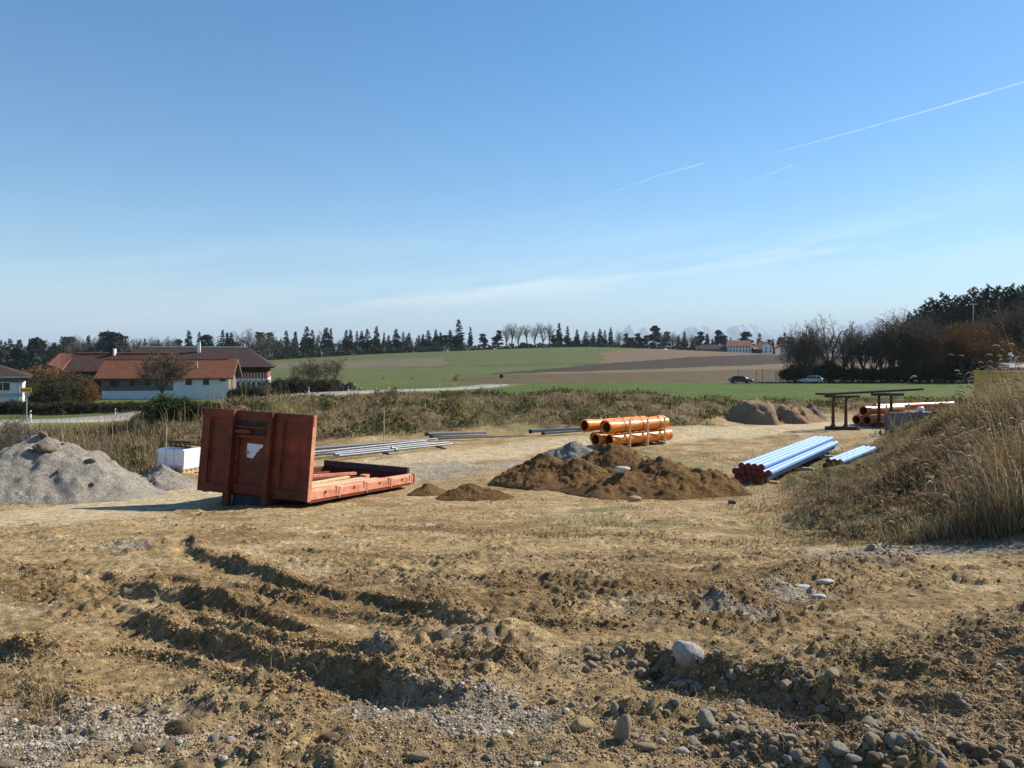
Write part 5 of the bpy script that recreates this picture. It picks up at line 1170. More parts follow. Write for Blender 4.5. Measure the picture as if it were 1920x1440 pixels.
def right_side():
    rr = random.Random(12)
    big = [bare_tree(31, 14, .95, M_TWIG, limbs=8, min_r=.024, dens=.95), bare_tree(32, 14, .55, M_TWIG, limbs=7, min_r=.022, dens=.9, stems=4, fork=.16), bare_tree(33, 14, .7, M_TWIG, limbs=7, min_r=.022, dens=.95, stems=3, fork=.2), bare_tree(34, 14, .8, M_TWIG, limbs=9, min_r=.022, dens=1.0)]
    rus = [bare_tree(35, 12, .9, M_RUSSET, limbs=9, min_r=.025, dens=1.0, stems=3, fork=.14, leaf=(.22, 1, .25, M_RUSSET))]
    T = [(1489, 640, 1, 154), (1500, 622, 1, 157), (1512, 606, 2, 158), (1527, 603, 1, 156), (1556, 589, 0, 155), (1583, 604, 0, 160), (1600, 612, 1, 156), (1618, 618, 3, 154), (1634, 622, 1, 158), (1652, 612, 3, 154), (1668, 598, 3, 156), (1682, 588, 2, 158), (1697, 580, 3, 156), (1712, 580, 2, 157), (1727, 584, 1, 159), (1741, 596, 3, 156), (1756, 616, 2, 158), (1772, 622, 1, 160), (1846, 606, 1, 158), (1862, 588, 3, 160), (1876, 574, 2, 158), (1892, 568, 0, 160), (1908, 560, 3, 158), (1926, 566, 2, 160), (1946, 575, 3, 158), (1660, 606, 2, 161), (1704, 592, 0, 162)]
    T.sort()
    for i, (u, v, k, y) in enumerate(T):
        x = PX(u, y); z = gz(x, y); H = PZ(v, y) - z
        plant(big[k], 'bare_tree', '%s bare brown tree from left in the dark roadside hedge' % ordinal(i) if u != 1556 else 'large round-crowned bare tree at the left end of the hedge', 'tree', (x, y, z), H / 14, rr.uniform(0, 6.28), 'bare trees in the roadside hedge')
    for i, (u, v, y) in enumerate(((1790, 618, 152), (1812, 602, 150), (1834, 604, 152))):
        x = PX(u, y); z = gz(x, y); plant(rus[0], 'russet_tree', 'russet leafy tree at the right of the hedge, %s of three' % ('left', 'middle', 'right')[i], 'tree', (x, y, z), (PZ(v, y) - z) / 12, rr.uniform(0, 6.28), 'russet trees in the hedge')
    sh = [bare_tree(41 + k, 5, .8, M_TWIG, limbs=6, min_r=.022, dens=.85, stems=6, fork=.06, leaf=(.30, 2, .4, M_SHRUB)) for k in range(2)]
    for i in range(25):
        u = 1484 + i * 16 + rr.uniform(-4, 4); y = 150.5 + rr.uniform(0, 3); x = PX(u, y); z = gz(x, y)
        plant(sh[i % 2], 'hedge_shrub', '%s dense dark shrub from left along the foot of the hedge' % ordinal(i), 'shrub', (x, y, z - .2), rr.uniform(.55, .85), rr.uniform(0, 6.28), 'shrubs at the foot of the hedge')
    # spruce wood behind
    L = []
    tops = [(1706, 582), (1716, 578), (1726, 572), (1737, 562), (1747, 552), (1757, 560), (1766, 546), (1777, 551), (1789, 553), (1798, 548), (1808, 552), (1818, 541), (1828, 536), (1839, 546), (1846, 534), (1855, 531), (1864, 539), (1872, 534), (1881, 541), (1888, 532), (1897, 530), (1906, 538), (1915, 533), (1925, 530), (1936, 536), (1950, 532)]
    for i, (u, v) in enumerate(tops): L.append((u, v, 268 + rr.uniform(0, 10), i, 'back row'))
    for i in range(24): L.append((1722 + i * 9.4 + rr.uniform(-3, 3), 588 + rr.uniform(-10, 12) - i * 1.6, 252 + rr.uniform(0, 6), i, 'front row'))
    for u, v, y, i, row in L:
        x = PX(u, y); z = gz(x, y); H = PZ(v, y) - z; s = H / 20
        plant((WOOD[0], WOOD[1], SPR[0], WOOD[0], SPR[3])[i % 5], 'spruce', '%s tall spruce from left in the %s of the dark wood at right' % (ordinal(i), row), 'tree', (x, y, z - .5), s * 1.05, rr.uniform(0, 6.28), 'spruces in the wood at right', s)
right_side()

def farm_plants():
    rr = random.Random(3)
    bt = bare_tree(51, 6, .8, M_TWIG, limbs=10, min_r=.021, dens=1.15, fork=.2)
    y = 92; x = PX(304, y); z = gz(x, y); plant(bt, 'bare_tree', 'bare round-crowned tree in front of the long barn with orange roof', 'tree', (x, y, z), (PZ(654, y) - z) / 6 , .4)
    y = 120; x = PX(577, y); z = gz(x, y); plant(bare_tree(52, 5, 1.0, M_TWIG, limbs=7, min_r=.018, dens=.85, stems=4, fork=.08), 'bare_bush', 'wide bare bush with a leaning branch beside the road, right of the barns', 'bush', (x, y, z), (PZ(667, y) - z) / 5, 0)
    x = PX(627, y); z = gz(x, y); plant(bare_tree(53, 5, .85, M_TWIG, limbs=7, min_r=.018, dens=.75, fork=.32), 'bare_tree', 'small bare tree with single trunk above the log pile', 'tree', (x, y, z), (PZ(670, y) - z) / 5, 0)
    br = [bare_tree(54 + k, 4.5, .9, M_RUSSET if k == 0 else M_TWIG, limbs=6, min_r=.018, dens=.9, stems=6, fork=.06, leaf=(.20, 3, .3, (M_RUSSET, M_SHRUB, M_SHRUBG)[k])) for k in range(3)]
    n = {0: 0, 1: 0, 2: 0}; nm = {0: 'russet', 1: 'brown', 2: 'dark green'}
    for u, v, y, k in ((60, 702, 95, 1), (78, 692, 96, 0), (98, 690, 97, 0), (118, 700, 98, 0), (132, 702, 97, 1), (144, 704, 99, 2), (150, 712, 96, 0), (88, 705, 93, 1), (128, 715, 93, 1), (166, 724, 94, 0), (66, 718, 92, 2)):
        x = PX(u, y); z = gz(x, y); plant(br[k], 'garden_bush', '%s %s bush from left in the garden before the barns' % (ordinal(n[k]), nm[k]), 'bush', (x, y, z - .1), (PZ(v, y) - z) / 4.5, rr.uniform(0, 6.28), 'garden bushes before the barns'); n[k] += 1
    hb = [bare_tree(61 + k, 2.6, .8, M_TWIG, limbs=5, min_r=.014, dens=.85, stems=7, fork=.05, leaf=(.17, 3, .2, M_SHRUB)) for k in range(2)]
    i = 0
    for u in np.arange(-20, 330, 15.5):
        y = 80 + rr.uniform(-.5, 1.5); x = PX(u, y); z = gz(x, y); plant(hb[i % 2], 'hedge_bush', '%s bush from left of the dark hedge between road and farm' % ordinal(i), 'hedge bush', (x, y, z - .1), (PZ(754 - .01 * u + rr.uniform(-4, 4), y) - z) / 2.6, rr.uniform(0, 6.28), 'dark hedge between road and farm'); i += 1
    i = 0
    for u in np.arange(438, 630, 13):
        y = 97 + rr.uniform(0, 3); x = PX(u, y); z = gz(x, y); plant(hb[i % 2], 'roadside_bush', '%s brown bush from left along the road below the barns' % ordinal(i), 'bush', (x, y, z - .1), max(.45, (PZ((712 if u > 508 else 726) + rr.uniform(-4, 4), y) - z) / 2.6), rr.uniform(0, 6.28), 'brown roadside bushes'); i += 1
farm_plants()
# ------------------------------------------------------------------ grasses and weeds
def blades(P, h, w, lean, col, rng, curve=.5):
    n = len(P); a = rng.uniform(0, 6.283, n); side = np.stack([np.cos(a), np.sin(a), np.zeros(n)], 1) * (w * .5)[:, None]
    l3 = np.concatenate([lean, np.zeros((n, 1))], 1); up = np.array([0, 0, 1.0])
    m = P + l3 * (h * .33)[:, None] + up * (h * .58)[:, None]; t = P + l3 * h[:, None] + up * (h * np.sqrt(np.clip(1 - (lean ** 2).sum(1) * .55, .15, 1)))[:, None] 
    V = np.stack([P - side, P + side, m - side * .7, m + side * .7, t], 1).reshape(-1, 3); B = np.arange(n)[:, None] * 5
    return V, B + np.array([[0, 1, 3, 2]]), B + np.array([[2, 3, 4]]), np.repeat(col, 5, 0)
def stuff_mesh(name, label, cat, sets, m=None):
    V, Q, Tt, Cc, off = [], [], [], [], 0
    for v, q, t, c in sets:
        V.append(v); Cc.append(c)
        if q is not None: Q.append(q + off)
        if t is not None: Tt.append(t + off)
        off += len(v)
    fs = ([np.concatenate(Q)] if Q else []) + ([np.concatenate(Tt)] if Tt else [])
    o = link(name, np_mesh(name, np.concatenate(V), fs, m or M_VEG, np.concatenate(Cc))); return tag(o, label, cat, kind='stuff')
def pick(cols, n, rng, jit=.25):
    c = np.array(cols)[rng.integers(0, len(cols), n)]; return np.clip(c * (1 + jit * rng.normal(size=(n, 1))) * (1 + .05 * rng.normal(size=(n, 3))), .008, .9)
def leaves(P, size, col, rng):
    V, Fc = tri_clumps(P, size, rng); return V, None, Fc, np.repeat(col, 3, 0)
TAN = [(.40, .30, .165), (.34, .25, .13), (.27, .20, .11), (.44, .35, .21)]; BRN = [(.19, .13, .075), (.15, .10, .06), (.23, .16, .095)]; GRN = [(.075, .085, .026), (.10, .105, .035), (.06, .07, .022), (.13, .12, .045)]
def bank_weeds():
    rng = np.random.default_rng(77); sets = []
    n = 260000; u = rng.uniform(-120, 1900, n); y = rng.uniform(20, 54, n); x = (u - 960) / F * y; z, M = relief(x, y)
    ok = (M['bank'] > .35) & (rng.random(n) < .9); x, y, z = x[ok], y[ok], z[ok]; k = len(x)
    cl = fbm(x, y, 2.2, 3, 400); c2 = fbm(x, y, .9, 2, 410); uu = 960 + x / y * F
    right = sstep(250, 650, uu)
    green = (cl > .30 - .14 * right)
    hh = rng.uniform(.10, .32, k) * (1 + .9 * np.clip(c2, -.7, 1)) * np.where(uu < 330, 1.1, .85)
    hh *= np.where((uu > 1230), .75, 1)
    col = np.where(green[:, None], pick(GRN + BRN[:1], k, rng), pick(TAN[1:3] + BRN, k, rng)); col = np.where((rng.random(k) < .10)[:, None], pick(TAN, k, rng), col)
    lean = rng.normal(0, .38, (k, 2)) + np.array([-.10, -.05]); sets.append(blades(np.stack([x, y, z - .03], 1), hh, rng.uniform(.015, .035, k), lean, col, rng))
    g = green & (rng.random(k) < .5); P = np.stack([x, y, z], 1)[g]; P = P + rng.normal(0, .06, P.shape) + np.array([0, 0, .12]); sets.append(leaves(P, rng.uniform(.06, .14, len(P)), pick(GRN, len(P), rng, .35), rng))
    # tall pale stalks
    s = rng.random(k) < np.where(uu < 420, .045, .012); q = int(s.sum()); lean = rng.normal(0, .25, (q, 2)); sets.append(blades(np.stack([x, y, z - .03], 1)[s], rng.uniform(.6, 1.15, q), rng.uniform(.012, .02, q), lean, pick(TAN + [(.30, .22, .17)], q, rng), rng))
    stuff_mesh('bank_weeds', 'dense dry weeds and green tussocks covering the earth bank', 'weeds', sets)
bank_weeds()
def right_grass():
    RBR = [(.22, .145, .08), (.16, .105, .06), (.27, .185, .105)]
    rng = np.random.default_rng(78); sets = []
    # low cover: dead grass, brown dock and bramble
    n = 290000; t = rng.uniform(.26, 1.02, n); y = 9.8 + 31 * rng.random(n) ** 1.7; x = t * y; z, M = relief(x, y)
    keep = (M['rb'] * (.07 + .93 * sstep(.32, .58, t)) * (.12 + .88 * sstep(.8, 1.3, np.hypot((x - 10.4) / 2.2, (y - 23.2) / 3.4))) > rng.uniform(.05, .8, n)) & (y < 46); x, y, z = x[keep], y[keep], z[keep]; k = len(x)
    cl = fbm(x, y, 1.5, 3, 500); c2 = fbm(x, y, .6, 2, 510); P = np.stack([x, y, z - .02], 1)
    col = np.where((cl > .45)[:, None], pick(GRN + RBR, k, rng), np.where((cl < -.32)[:, None], pick(TAN[:3], k, rng), pick(RBR + RBR + TAN[1:3], k, rng)))
    hh = rng.uniform(.10, .34, k) * (1 + .8 * np.clip(c2, -.6, 1)) * (.3 + .7 * sstep(.34, .62, x / y)) * (.25 + .75 * sstep(10.0, 15, y)); lean = rng.normal(0, .40, (k, 2)) + np.array([-.18, -.1])
    sets.append(blades(P, hh, rng.uniform(.008, .018, k), lean, col, rng))
    b = (cl > .05) & (rng.random(k) < .45); Q = P[b] + rng.normal(0, .07, (b.sum(), 3)) + np.array([0, 0, .14]); sets.append(leaves(Q, rng.uniform(.025, .07, len(Q)), pick(RBR + RBR + GRN[:2], len(Q), rng, .3), rng))
    stuff_mesh('dead_grass', 'matted dead grass, brown weeds and green patches on the right bank', 'grass', sets)
    # tall pale grass with nodding plumes
    sets = []; n = 13500; t = .42 + .62 * rng.random(n) ** .85; y = 10.1 + 16 * rng.random(n) ** 1.8; x = t * y; dn = fbm(x, y, 1.2, 2, 520) + 4.2 * (t - .66)
    keep = (dn > rng.uniform(-.45, .75, n)); x, y, t = x[keep], y[keep], t[keep]; z, M = relief(x, y); k = len(x)
    H = rng.uniform(.4, .95, k) * (.6 + .95 * sstep(.54, .66, t)) * np.where(rng.random(k) < .05, 1.6, 1.0); P = np.stack([x, y, z - .02], 1); lean = np.stack([rng.normal(-.38, .28, k), rng.normal(-.06, .25, k)], 1); col = pick(TAN, k, rng)
    V, Qd, Tr, Cc = blades(P, H, rng.uniform(.008, .014, k), lean, col, rng); sets.append((V, Qd, Tr, Cc)); tip = V.reshape(-1, 5, 3)[:, 4]
    for rep in range(5):
        l2 = np.stack([rng.normal(-.36, .42, k), rng.normal(-.08, .38, k)], 1); p2 = P + np.concatenate([rng.normal(0, .06, (k, 2)), np.zeros((k, 1))], 1); sets.append(blades(p2, H * rng.uniform(.35, .85, k), rng.uniform(.006, .012, k), l2, pick(TAN[:3] + BRN[2:], k, rng), rng))
    # plumes: bent tapering spindles
    pl = rng.random(k) < .26; tp = tip[pl]; ln = lean[pl]; m = len(tp); L = rng.uniform(.11, .19, m); r = rng.uniform(.010, .017, m); dirh = ln / (np.linalg.norm(ln, axis=1, keepdims=True) + 1e-6)
    rings = []; ang0 = rng.uniform(.3, 1.0, m); nseg = 6; p = tp.copy()
    for i in range(nseg + 1):
        f = i / nseg; ang = ang0 - f * rng.uniform(1.2, 2.2); d = np.concatenate([dirh * np.cos(ang)[:, None], np.sin(ang)[:, None]], 1)
        rad = r * (math.sin(math.pi * min(.06 + f * .94, .97)) ** .6); a = np.cross(d, [0, 0, 1.0]); a /= np.linalg.norm(a, axis=1, keepdims=True) + 1e-6; b = np.cross(d, a)
        rings.append(np.stack([p + (a * math.cos(q) + b * math.sin(q)) * (rad * rng.uniform(.75, 1.25, m))[:, None] for q in np.arange(5) * 1.2566], 1)); p = p + d * (L / nseg)[:, None]
    V = np.stack(rings, 1).reshape(-1, 3); B = np.arange(m)[:, None] * (5 * (nseg + 1)); Qs = np.concatenate([B + np.array([[i * 5 + j, i * 5 + (j + 1) % 5, (i + 1) * 5 + (j + 1) % 5, (i + 1) * 5 + j]]) for i in range(nseg) for j in range(5)])
    sets.append((V, Qs, None, np.repeat(pick([(.44, .33, .20), (.37, .27, .16), (.50, .39, .25)], m, rng, .12), 5 * (nseg + 1), 0)))
    stuff_mesh('plume_grass', 'tall pale dry grass with nodding plumes at the right edge', 'grass', sets)
    # thin dark weeds before the ducts, and tufts on the site
    sets = []; n = 2600; u = rng.uniform(1330, 1720, n); y = rng.uniform(13.5, 27, n); x = (u - 960) / F * y; z, M = relief(x, y); ok = (fbm(x, y, 1.6, 2, 530) > .1) & (np.hypot((x - 10.6) / 1.8, (y - 23.5) / 3) > 1); x, y, z = x[ok], y[ok], z[ok]; k = len(x)
    sets.append(blades(np.stack([x, y, z - .02], 1), rng.uniform(.15, .6, k) * sstep(1330, 1520, 960 + x / y * F) + .06, rng.uniform(.006, .011, k), rng.normal(0, .4, (k, 2)) + np.array([-.2, 0]), pick(BRN + TAN[1:2], k, rng), rng))
    n = 60000; u = rng.uniform(560, 1660, n); y = rng.uniform(9.5, 27, n); x = (u - 960) / F * y; z, M = relief(x, y); g = fbm(x, y, 2.2, 3, 540) + .5 * fbm(x, y, .5, 2, 545) + (u - 1350) / 900; ok = (M['track'] < .2) & (g > rng.uniform(-.1, 1.0, n)); x, y, z = x[ok], y[ok], z[ok]; k = len(x)
    sets.append(blades(np.stack([x, y, z - .01], 1), rng.uniform(.03, .11, k), rng.uniform(.008, .016, k), rng.normal(0, .5, (k, 2)), pick(TAN + GRN + BRN, k, rng), rng))
    n = 900; u = rng.uniform(-30, 130, n); y = np.interp(rng.uniform(1295, 1375, n), [1180, 1300, 1380, 1440], [5.1, 4.0, 3.4, 3.0]); x = (u - 960) / F * y; ok = fbm(x, y, .25, 2, 550) > -.1; x, y = x[ok], y[ok]; z, M = relief(x, y); k = len(x)
    sets.append(blades(np.stack([x, y, z - .01], 1), rng.uniform(.03, .11, k), rng.uniform(.002, .004, k), rng.normal(0, .5, (k, 2)), pick(TAN[:2], k, rng), rng))
    n = 5200; v = 960 + 490 * rng.random(n); y = np.interp(v, [945, 970, 1018, 1063, 1138, 1191, 1290, 1365, 1460], [16.4, 12.8, 10, 8, 6, 5, 4, 3.45, 2.95]); x = rng.uniform(-.7, .7, n) * y; ok = fbm(x, y, .8, 2, 560) > .0; x, y = x[ok], y[ok]; z, M = relief(x, y); k = len(x); an = rng.uniform(0, 6.28, k)
    ln = np.stack([np.cos(an), np.sin(an)], 1) * rng.uniform(.85, 1.25, (k, 1)); sets.append(blades(np.stack([x, y, z + .004], 1), rng.uniform(.03, .10, k), rng.uniform(.002, .004, k) * (.6 + .12 * y), ln, pick(TAN, k, rng), rng))
    stuff_mesh('sparse_weeds', 'sparse dry weeds and grass tufts scattered over the building site', 'weeds', sets)
right_grass()
def bank_shrubs():
    rr = random.Random(4)
    a = bare_tree(71, 1.6, .9, M_TWIG, limbs=5, min_r=.008, dens=.8, stems=6, fork=.06, leaf=(.10, 6, .10, M_SHRUBG)); b = bare_tree(72, 1.2, 1.1, M_DKSTEEL, limbs=5, min_r=.010, dens=.9, stems=7, fork=.04); c = bare_tree(73, 1.5, .7, M_TWIGG, limbs=4, min_r=.006, dens=.6, stems=4, fork=.1)
    for u, v, y, p, nm, lab in ((318, 742, 31, a, 'green_shrub', 'dark green shrub on the bank left of the rusty front wall'), (350, 748, 30.5, a, 'green_shrub', 'dark green shrub just above the top of the rusty front wall'), (396, 752, 30.5, a, 'green_shrub', 'low green shrub on the bank crest over the rusty wall'),
                                (283, 768, 33, b, 'brush_heap', 'dark heap of cut brush on the bank beside the road'), (262, 772, 33.4, b, 'brush_heap', 'smaller dark heap of cut brush at the road edge'), (8, 775, 22.5, c, 'bare_bush', 'thin bare bush behind the largest gravel heap at left'), (42, 790, 23, c, 'bare_bush', 'small bare bush behind the crest of the gravel heap'),
                                (505, 712, 34, c, 'bare_bush', 'thin bare bush on the bank crest above the platform'), (905, 722, 40, c, 'bare_bush', 'pale bare bush on the bank crest below the round sign'), (870, 726, 40, c, 'bare_bush', 'pale bare bush on the bank crest below the yellow board'), (735, 728, 36, c, 'bare_bush', 'thin bare bush on the bank below the log pile')):
        x = PX(u, y); z = gz(x, y); h = PZ(v, y) - z; plant(p, nm, lab, nm.split('_')[1], (x, y, z - .05), max(.25, h / (1.6 if p is a else 1.2 if p is b else 1.5)), rr.uniform(0, 6.28))
bank_shrubs()

# ------------------------------------------------------------------ stones
def ico(sub):
    bm = BM(); bmesh.ops.create_icosphere(bm, subdivisions=sub, radius=1); V = np.array([v.co[:] for v in bm.verts]); Fc = np.array([[v.index for v in f.verts] for f in bm.faces]); bm.free(); return V, Fc
def shape_stone(V, rng, ang=.25):
    A = np.array([1, rng.uniform(.68, .95), rng.uniform(.48, .78)]); W = V.copy()
    for i in range(int(7 + 30 * max(0, ang - .25))):
        d = rng.normal(size=3); d /= np.linalg.norm(d); h = rng.uniform(.68 - .5 * (ang - .25), .95 - .5 * (ang - .25)); t = W @ d; W = W - np.clip(t - h, 0, None)[:, None] * d * .85
    n = sum(np.sin(V @ rng.normal(0, 2.2 + i, 3) + rng.uniform(0, 6)) * .035 / (1 + .4 * i) for i in range(4)); return W * (1 + n)[:, None] * A
SV, SF = ico(3)
def stones():
    rng = np.random.default_rng(90); prot = []
    for i in range(20): prot.append(np_mesh('stone', shape_stone(SV, rng, rng.uniform(.25, .5)), [SF], M_ST[(0, 1, 0, 2, 1)[i % 5]], smooth=True))
    def special(m, stretch=(1, 1, 1), seed=1, ang=.25):
        r = np.random.default_rng(seed); return np_mesh('stone', shape_stone(SV, r, ang) * np.array(stretch), [SF], m, smooth=True)
    def put(me, u, v, wpx, label, group=None, hs=1.0, rz=0, tilt=(0, 0), cat='stone', sink=.28, name='stone', zz=None):
        x, y = ground_px(u, v); r = wpx / F * y / 2; z = gz(x, y) if zz is None else zz
        o = link(name, me); o.location = (x, y, z + r * hs * (.62 - sink)); o.scale = (r, r, r * hs); o.rotation_euler = (tilt[0], tilt[1], rz); return tag(o, label, cat, group)
    put(special(M_BOULD, (1.1, .9, 1.15), 5, .38), 1290, 1266, 64, 'large pale grey boulder on top of the stone ridge', hs=1.0, rz=.4, tilt=(.2, .5), sink=.26, cat='boulder', name='boulder')
    put(special(M_YSTONE, (1, .8, 1.05), 6), 1091, 1374, 46, 'yellowish oval stone lying left of the upright pointed stone', rz=.3)
    put(special(M_ST[1], (.85, .75, 1.6), 7, .42), 1168, 1398, 44, 'upright pointed brown stone with a long shadow', hs=1.25, rz=.3, tilt=(.1, .12), sink=.15)
    put(special(M_ST[0], (.8, .7, 1.3), 8), 1152, 1348, 30, 'grey stone standing just behind the upright pointed stone', hs=1.1, rz=.8)
    put(special(M_ST[0], (.75, .8, 1.7), 9), 1325, 1368, 42, 'tall leaning grey boulder left of the lower cobble bank', hs=1.2, rz=.2, tilt=(0, -.3), cat='boulder', name='boulder', sink=.15)
    put(special(M_ST[1], (1.3, .7, .7), 10), 1209, 1408, 36, 'flat tan stone right of the upright pointed stone', rz=-.2)
    put(special(M_ST[3], (1.1, .8, .9), 11), 1278, 1408, 28, 'pale flat stone between flat tan stone and cobble bank', rz=.1)
    put(special(M_ST[2], (1.2, .9, 1.2), 12), 335, 1378, 44, 'largest brown clod-like stone in the lower left', rz=.2)
    put(special(M_ST[2], (1, .9, .9), 13), 262, 1410, 36, 'rounded brown stone left of centre at the lower left', rz=.7)
    put(special(M_ST[2], (1, .9, 1), 14), 315, 1406, 32, 'brown stone in front of the largest clod-like stone', rz=1.2)
    put(special(M_ST[2], (1, .9, 1.0), 15), 205, 1430, 26, 'brown stone at the bottom edge in the lower left', rz=.1)
    put(special(M_ST[2], (1.3, .9, 1.1), 16), 617, 1392, 32, 'brown stone alone left of the bottom centre', rz=.2)
    put(special(M_ST[1], (1.2, .9, .8), 17), 14, 1436, 30, 'tan stone in the very lower left corner', rz=.2)
    put(special(M_ST[1], (1.4, .8, .8), 18), 783, 1426, 34, 'tan oblong stone at the bottom edge left of centre', rz=.0)
    put(special(M_ST[3], (1, .9, .8), 19), 432, 1392, 20, 'pale small stone between the two lower left stone groups', rz=.0)
    put(special(M_ST[3], (1, .9, .8), 20), 797, 1276, 18, 'pale stone at the end of the middle soil ridge', rz=.0)
    put(special(M_ST[3], (1.2, .9, .8), 21), 907, 1184, 13, 'small pale stone beside the grey gravel hump', rz=.0)
    z1 = sm_z(PX(1166, 18.3), 18.3); o = put(special(M_ST[3], (1.3, .9, .8), 22, .5), 1166, 905, 30, 'white stone stuck in the flank of the large soil mound', rz=.0); o.location = (PX(1166, 18.2), 18.2, PZ(897, 18.2)); o.location.z = sm_z(o.location.x, 18.2) + .06
    put(special(M_ST[1], (1.2, .9, .9), 23), 1190, 940, 22, 'pale tan stone at the foot of the large soil mound', rz=.3)
    for u, v, w, lab in ((1523, 1131, 22, 'pale flat stone on the gravel strip at right, lowest of four'), (1504, 1103, 27, 'pale flat stone on the gravel strip, left of the group of four'), (1535, 1116, 25, 'pale flat stone in the middle of the group of four'), (1547, 1095, 28, 'pale flat stone highest of the group of four'), (1653, 1027, 16, 'white stone at the grass edge of the gravel strip, left one'), (1676, 1029, 14, 'white stone at the grass edge of the gravel strip, right one'), (1710, 1122, 14, 'small pale stone alone on the brown slope at right')):
        put(special(M_ST[3], (1.3, .8, .55), int(u)), u, v, w, lab, rz=rng.uniform(-.3, .3), sink=.3)
    bank = [(1478, 1408, 36), (1481, 1428, 30), (1572, 1431, 42), (1638, 1427, 40), (1672, 1430, 30), (1612, 1421, 24), (1511, 1434, 26), (1450, 1411, 22), (1391, 1388, 30), (1381, 1406, 26), (1374, 1361, 24), (1393, 1369, 20), (1476, 1290, 22), (1613, 1297, 20), (1653, 1315, 20), (1639, 1321, 16), (1700, 1336, 16), (1705, 1412, 28), (1771, 1421, 22), (1756, 1435, 26), (1837, 1421, 32), (1877, 1416, 22), (1895, 1434, 30), (1265, 1345, 24), (1213, 1246, 18), (1245, 1262, 20), (1228, 1256, 18), (1310, 1282, 22), (1335, 1290, 18), (1360, 1292, 18), (1405, 1290, 16), (1255, 1240, 18), (1300, 1400, 18), (1345, 1408, 20), (1340, 1385, 22), (1425, 1395, 20), (1415, 1420, 22), (1450, 1430, 26), (1540, 1415, 18), (1270, 1275, 22), (1285, 1285, 20), (1320, 1268, 18), (1440, 1405, 20)]
    lab = 'rounded grey-brown cobble half sunk in the stony soil ridges'; grp = 'cobbles strewn along the stony ridges'
    R9 = RUTS[11][0]; R10 = RUTS[12][0]
    for u, v, w in bank: put(prot[rng.integers(20)], u, v, w, lab, grp, rz=rng.uniform(0, 6.28), tilt=tuple(rng.normal(0, .35, 2)), hs=rng.uniform(.85, 1.2))
    def scatter(fn, n, smin, smax):
        for _ in range(n):
            x, y = fn(); r = rng.uniform(smin, smax) * .5 * rng.choice([1, 1, 1.3]); z = gz(x, y); o = link('stone', prot[rng.integers(20)]); o.location = (x, y, z + r * .30); o.scale = (r, r, r * rng.uniform(.8, 1.2)); o.rotation_euler = (rng.normal(0, .4), rng.normal(0, .4), rng.uniform(0, 6.28)); tag(o, lab, 'stone', grp)
    def along(P, w, off):
        L = np.concatenate([[0], np.cumsum(np.hypot(*np.diff(P, axis=0).T))])
        def f():
            t = rng.random() * L[-1]; return np.interp(t, L, P[:, 0]) + rng.normal(0, w), np.interp(t, L, P[:, 1]) + rng.normal(off, w)
        return f
    scatter(along(R9, .08, -.05), 116, .032, .068); scatter(along(R10, .10, -.05), 68, .032, .068)
    def nearf():
        u = rng.uniform(120, 1900); v = rng.uniform(1330, 1450); y = float(np.interp(v, [1190, 1290, 1440], [5, 4, 3])); return PX(u, y), y
    scatter(nearf, 50, .02, .045)
    # loose gravel: uncountable small stones
    I1, F1 = ico(1); I2, F2 = ico(2)
    vv = np.array([970, 1018, 1063, 1138, 1191, 1290, 1365, 1460]); yyv = np.array([12.8, 10, 8, 6, 5, 4, 3.45, 2.95])
    def gravel(n, I, Fi, smin, smax, thr):
        u = rng.uniform(-60, 1980, n); v = rng.uniform(985, 1455, n) ** 1.0; y = np.interp(v, vv, yyv); x = (u - 960) / F * y; z, M = relief(x, y)
        w = .10 + .9 * M['grey'] + .9 * sstep(1290, 1420, v) + .8 * M['dark'] * (v > 1180) * sstep(700, 1100, u) * (2.2 if smin > .01 else 1) + .35 * M['clod'] + .5 * sstep(1180, 1260, v) * sstep(600, 900, u)
        w = w * (.5 + 1.0 * sstep(-.2, .5, fbm(x, y, .45, 3, 600))); ok = rng.random(n) * thr < w; x, y, z, gm = x[ok], y[ok], z[ok], M['grey'][ok]; k = len(x)
        r = rng.uniform(smin, smax, k) * rng.choice([.7, 1, 1, 1.5], k) * .5; A = np.stack([r, r * rng.uniform(.65, 1, k), r * rng.uniform(.5, .85, k)], 1); a = rng.uniform(0, 6.283, k); ca, sa = np.cos(a), np.sin(a)
        Vs = I[None] * (1 + .22 * rng.normal(size=(k, len(I), 1)) * (len(I) < 20) + .08 * rng.normal(size=(k, len(I), 1)) * (len(I) > 20)) * A[:, None]
        X = Vs[..., 0] * ca[:, None] - Vs[..., 1] * sa[:, None] + x[:, None]; Y = Vs[..., 0] * sa[:, None] + Vs[..., 1] * ca[:, None] + y[:, None]; Z = Vs[..., 2] + (z + r * .18)[:, None]
        col = pick([(.26, .205, .14), (.29, .195, .105), (.22, .145, .08), (.36, .31, .24), (.19, .13, .078)], k, rng, .2); col = np.where((gm > .4)[:, None], pick([(.36, .32, .26), (.42, .37, .30), (.29, .25, .19), (.27, .20, .13)], k, rng, .2), col)
        fc = (np.arange(k)[:, None, None] * len(I) + Fi[None]).reshape(-1, 3); return np.stack([X, Y, Z], -1).reshape(-1, 3), fc, np.repeat(col, len(I), 0)
    a = gravel(130000, I1, F1, .004, .011, 1.2); b = gravel(7000, I2, F2, .012, .026, 2.8)
    V = np.concatenate([a[0], b[0]]); Fc = np.concatenate([a[1], b[1] + len(a[0])]); me = np_mesh('gravel', V, [Fc], M_PEB, np.concatenate([a[2], b[2]]), smooth=True)
    tag(link('gravel', me), 'small loose gravel and pebbles scattered over the foreground soil', 'gravel', kind='stuff')
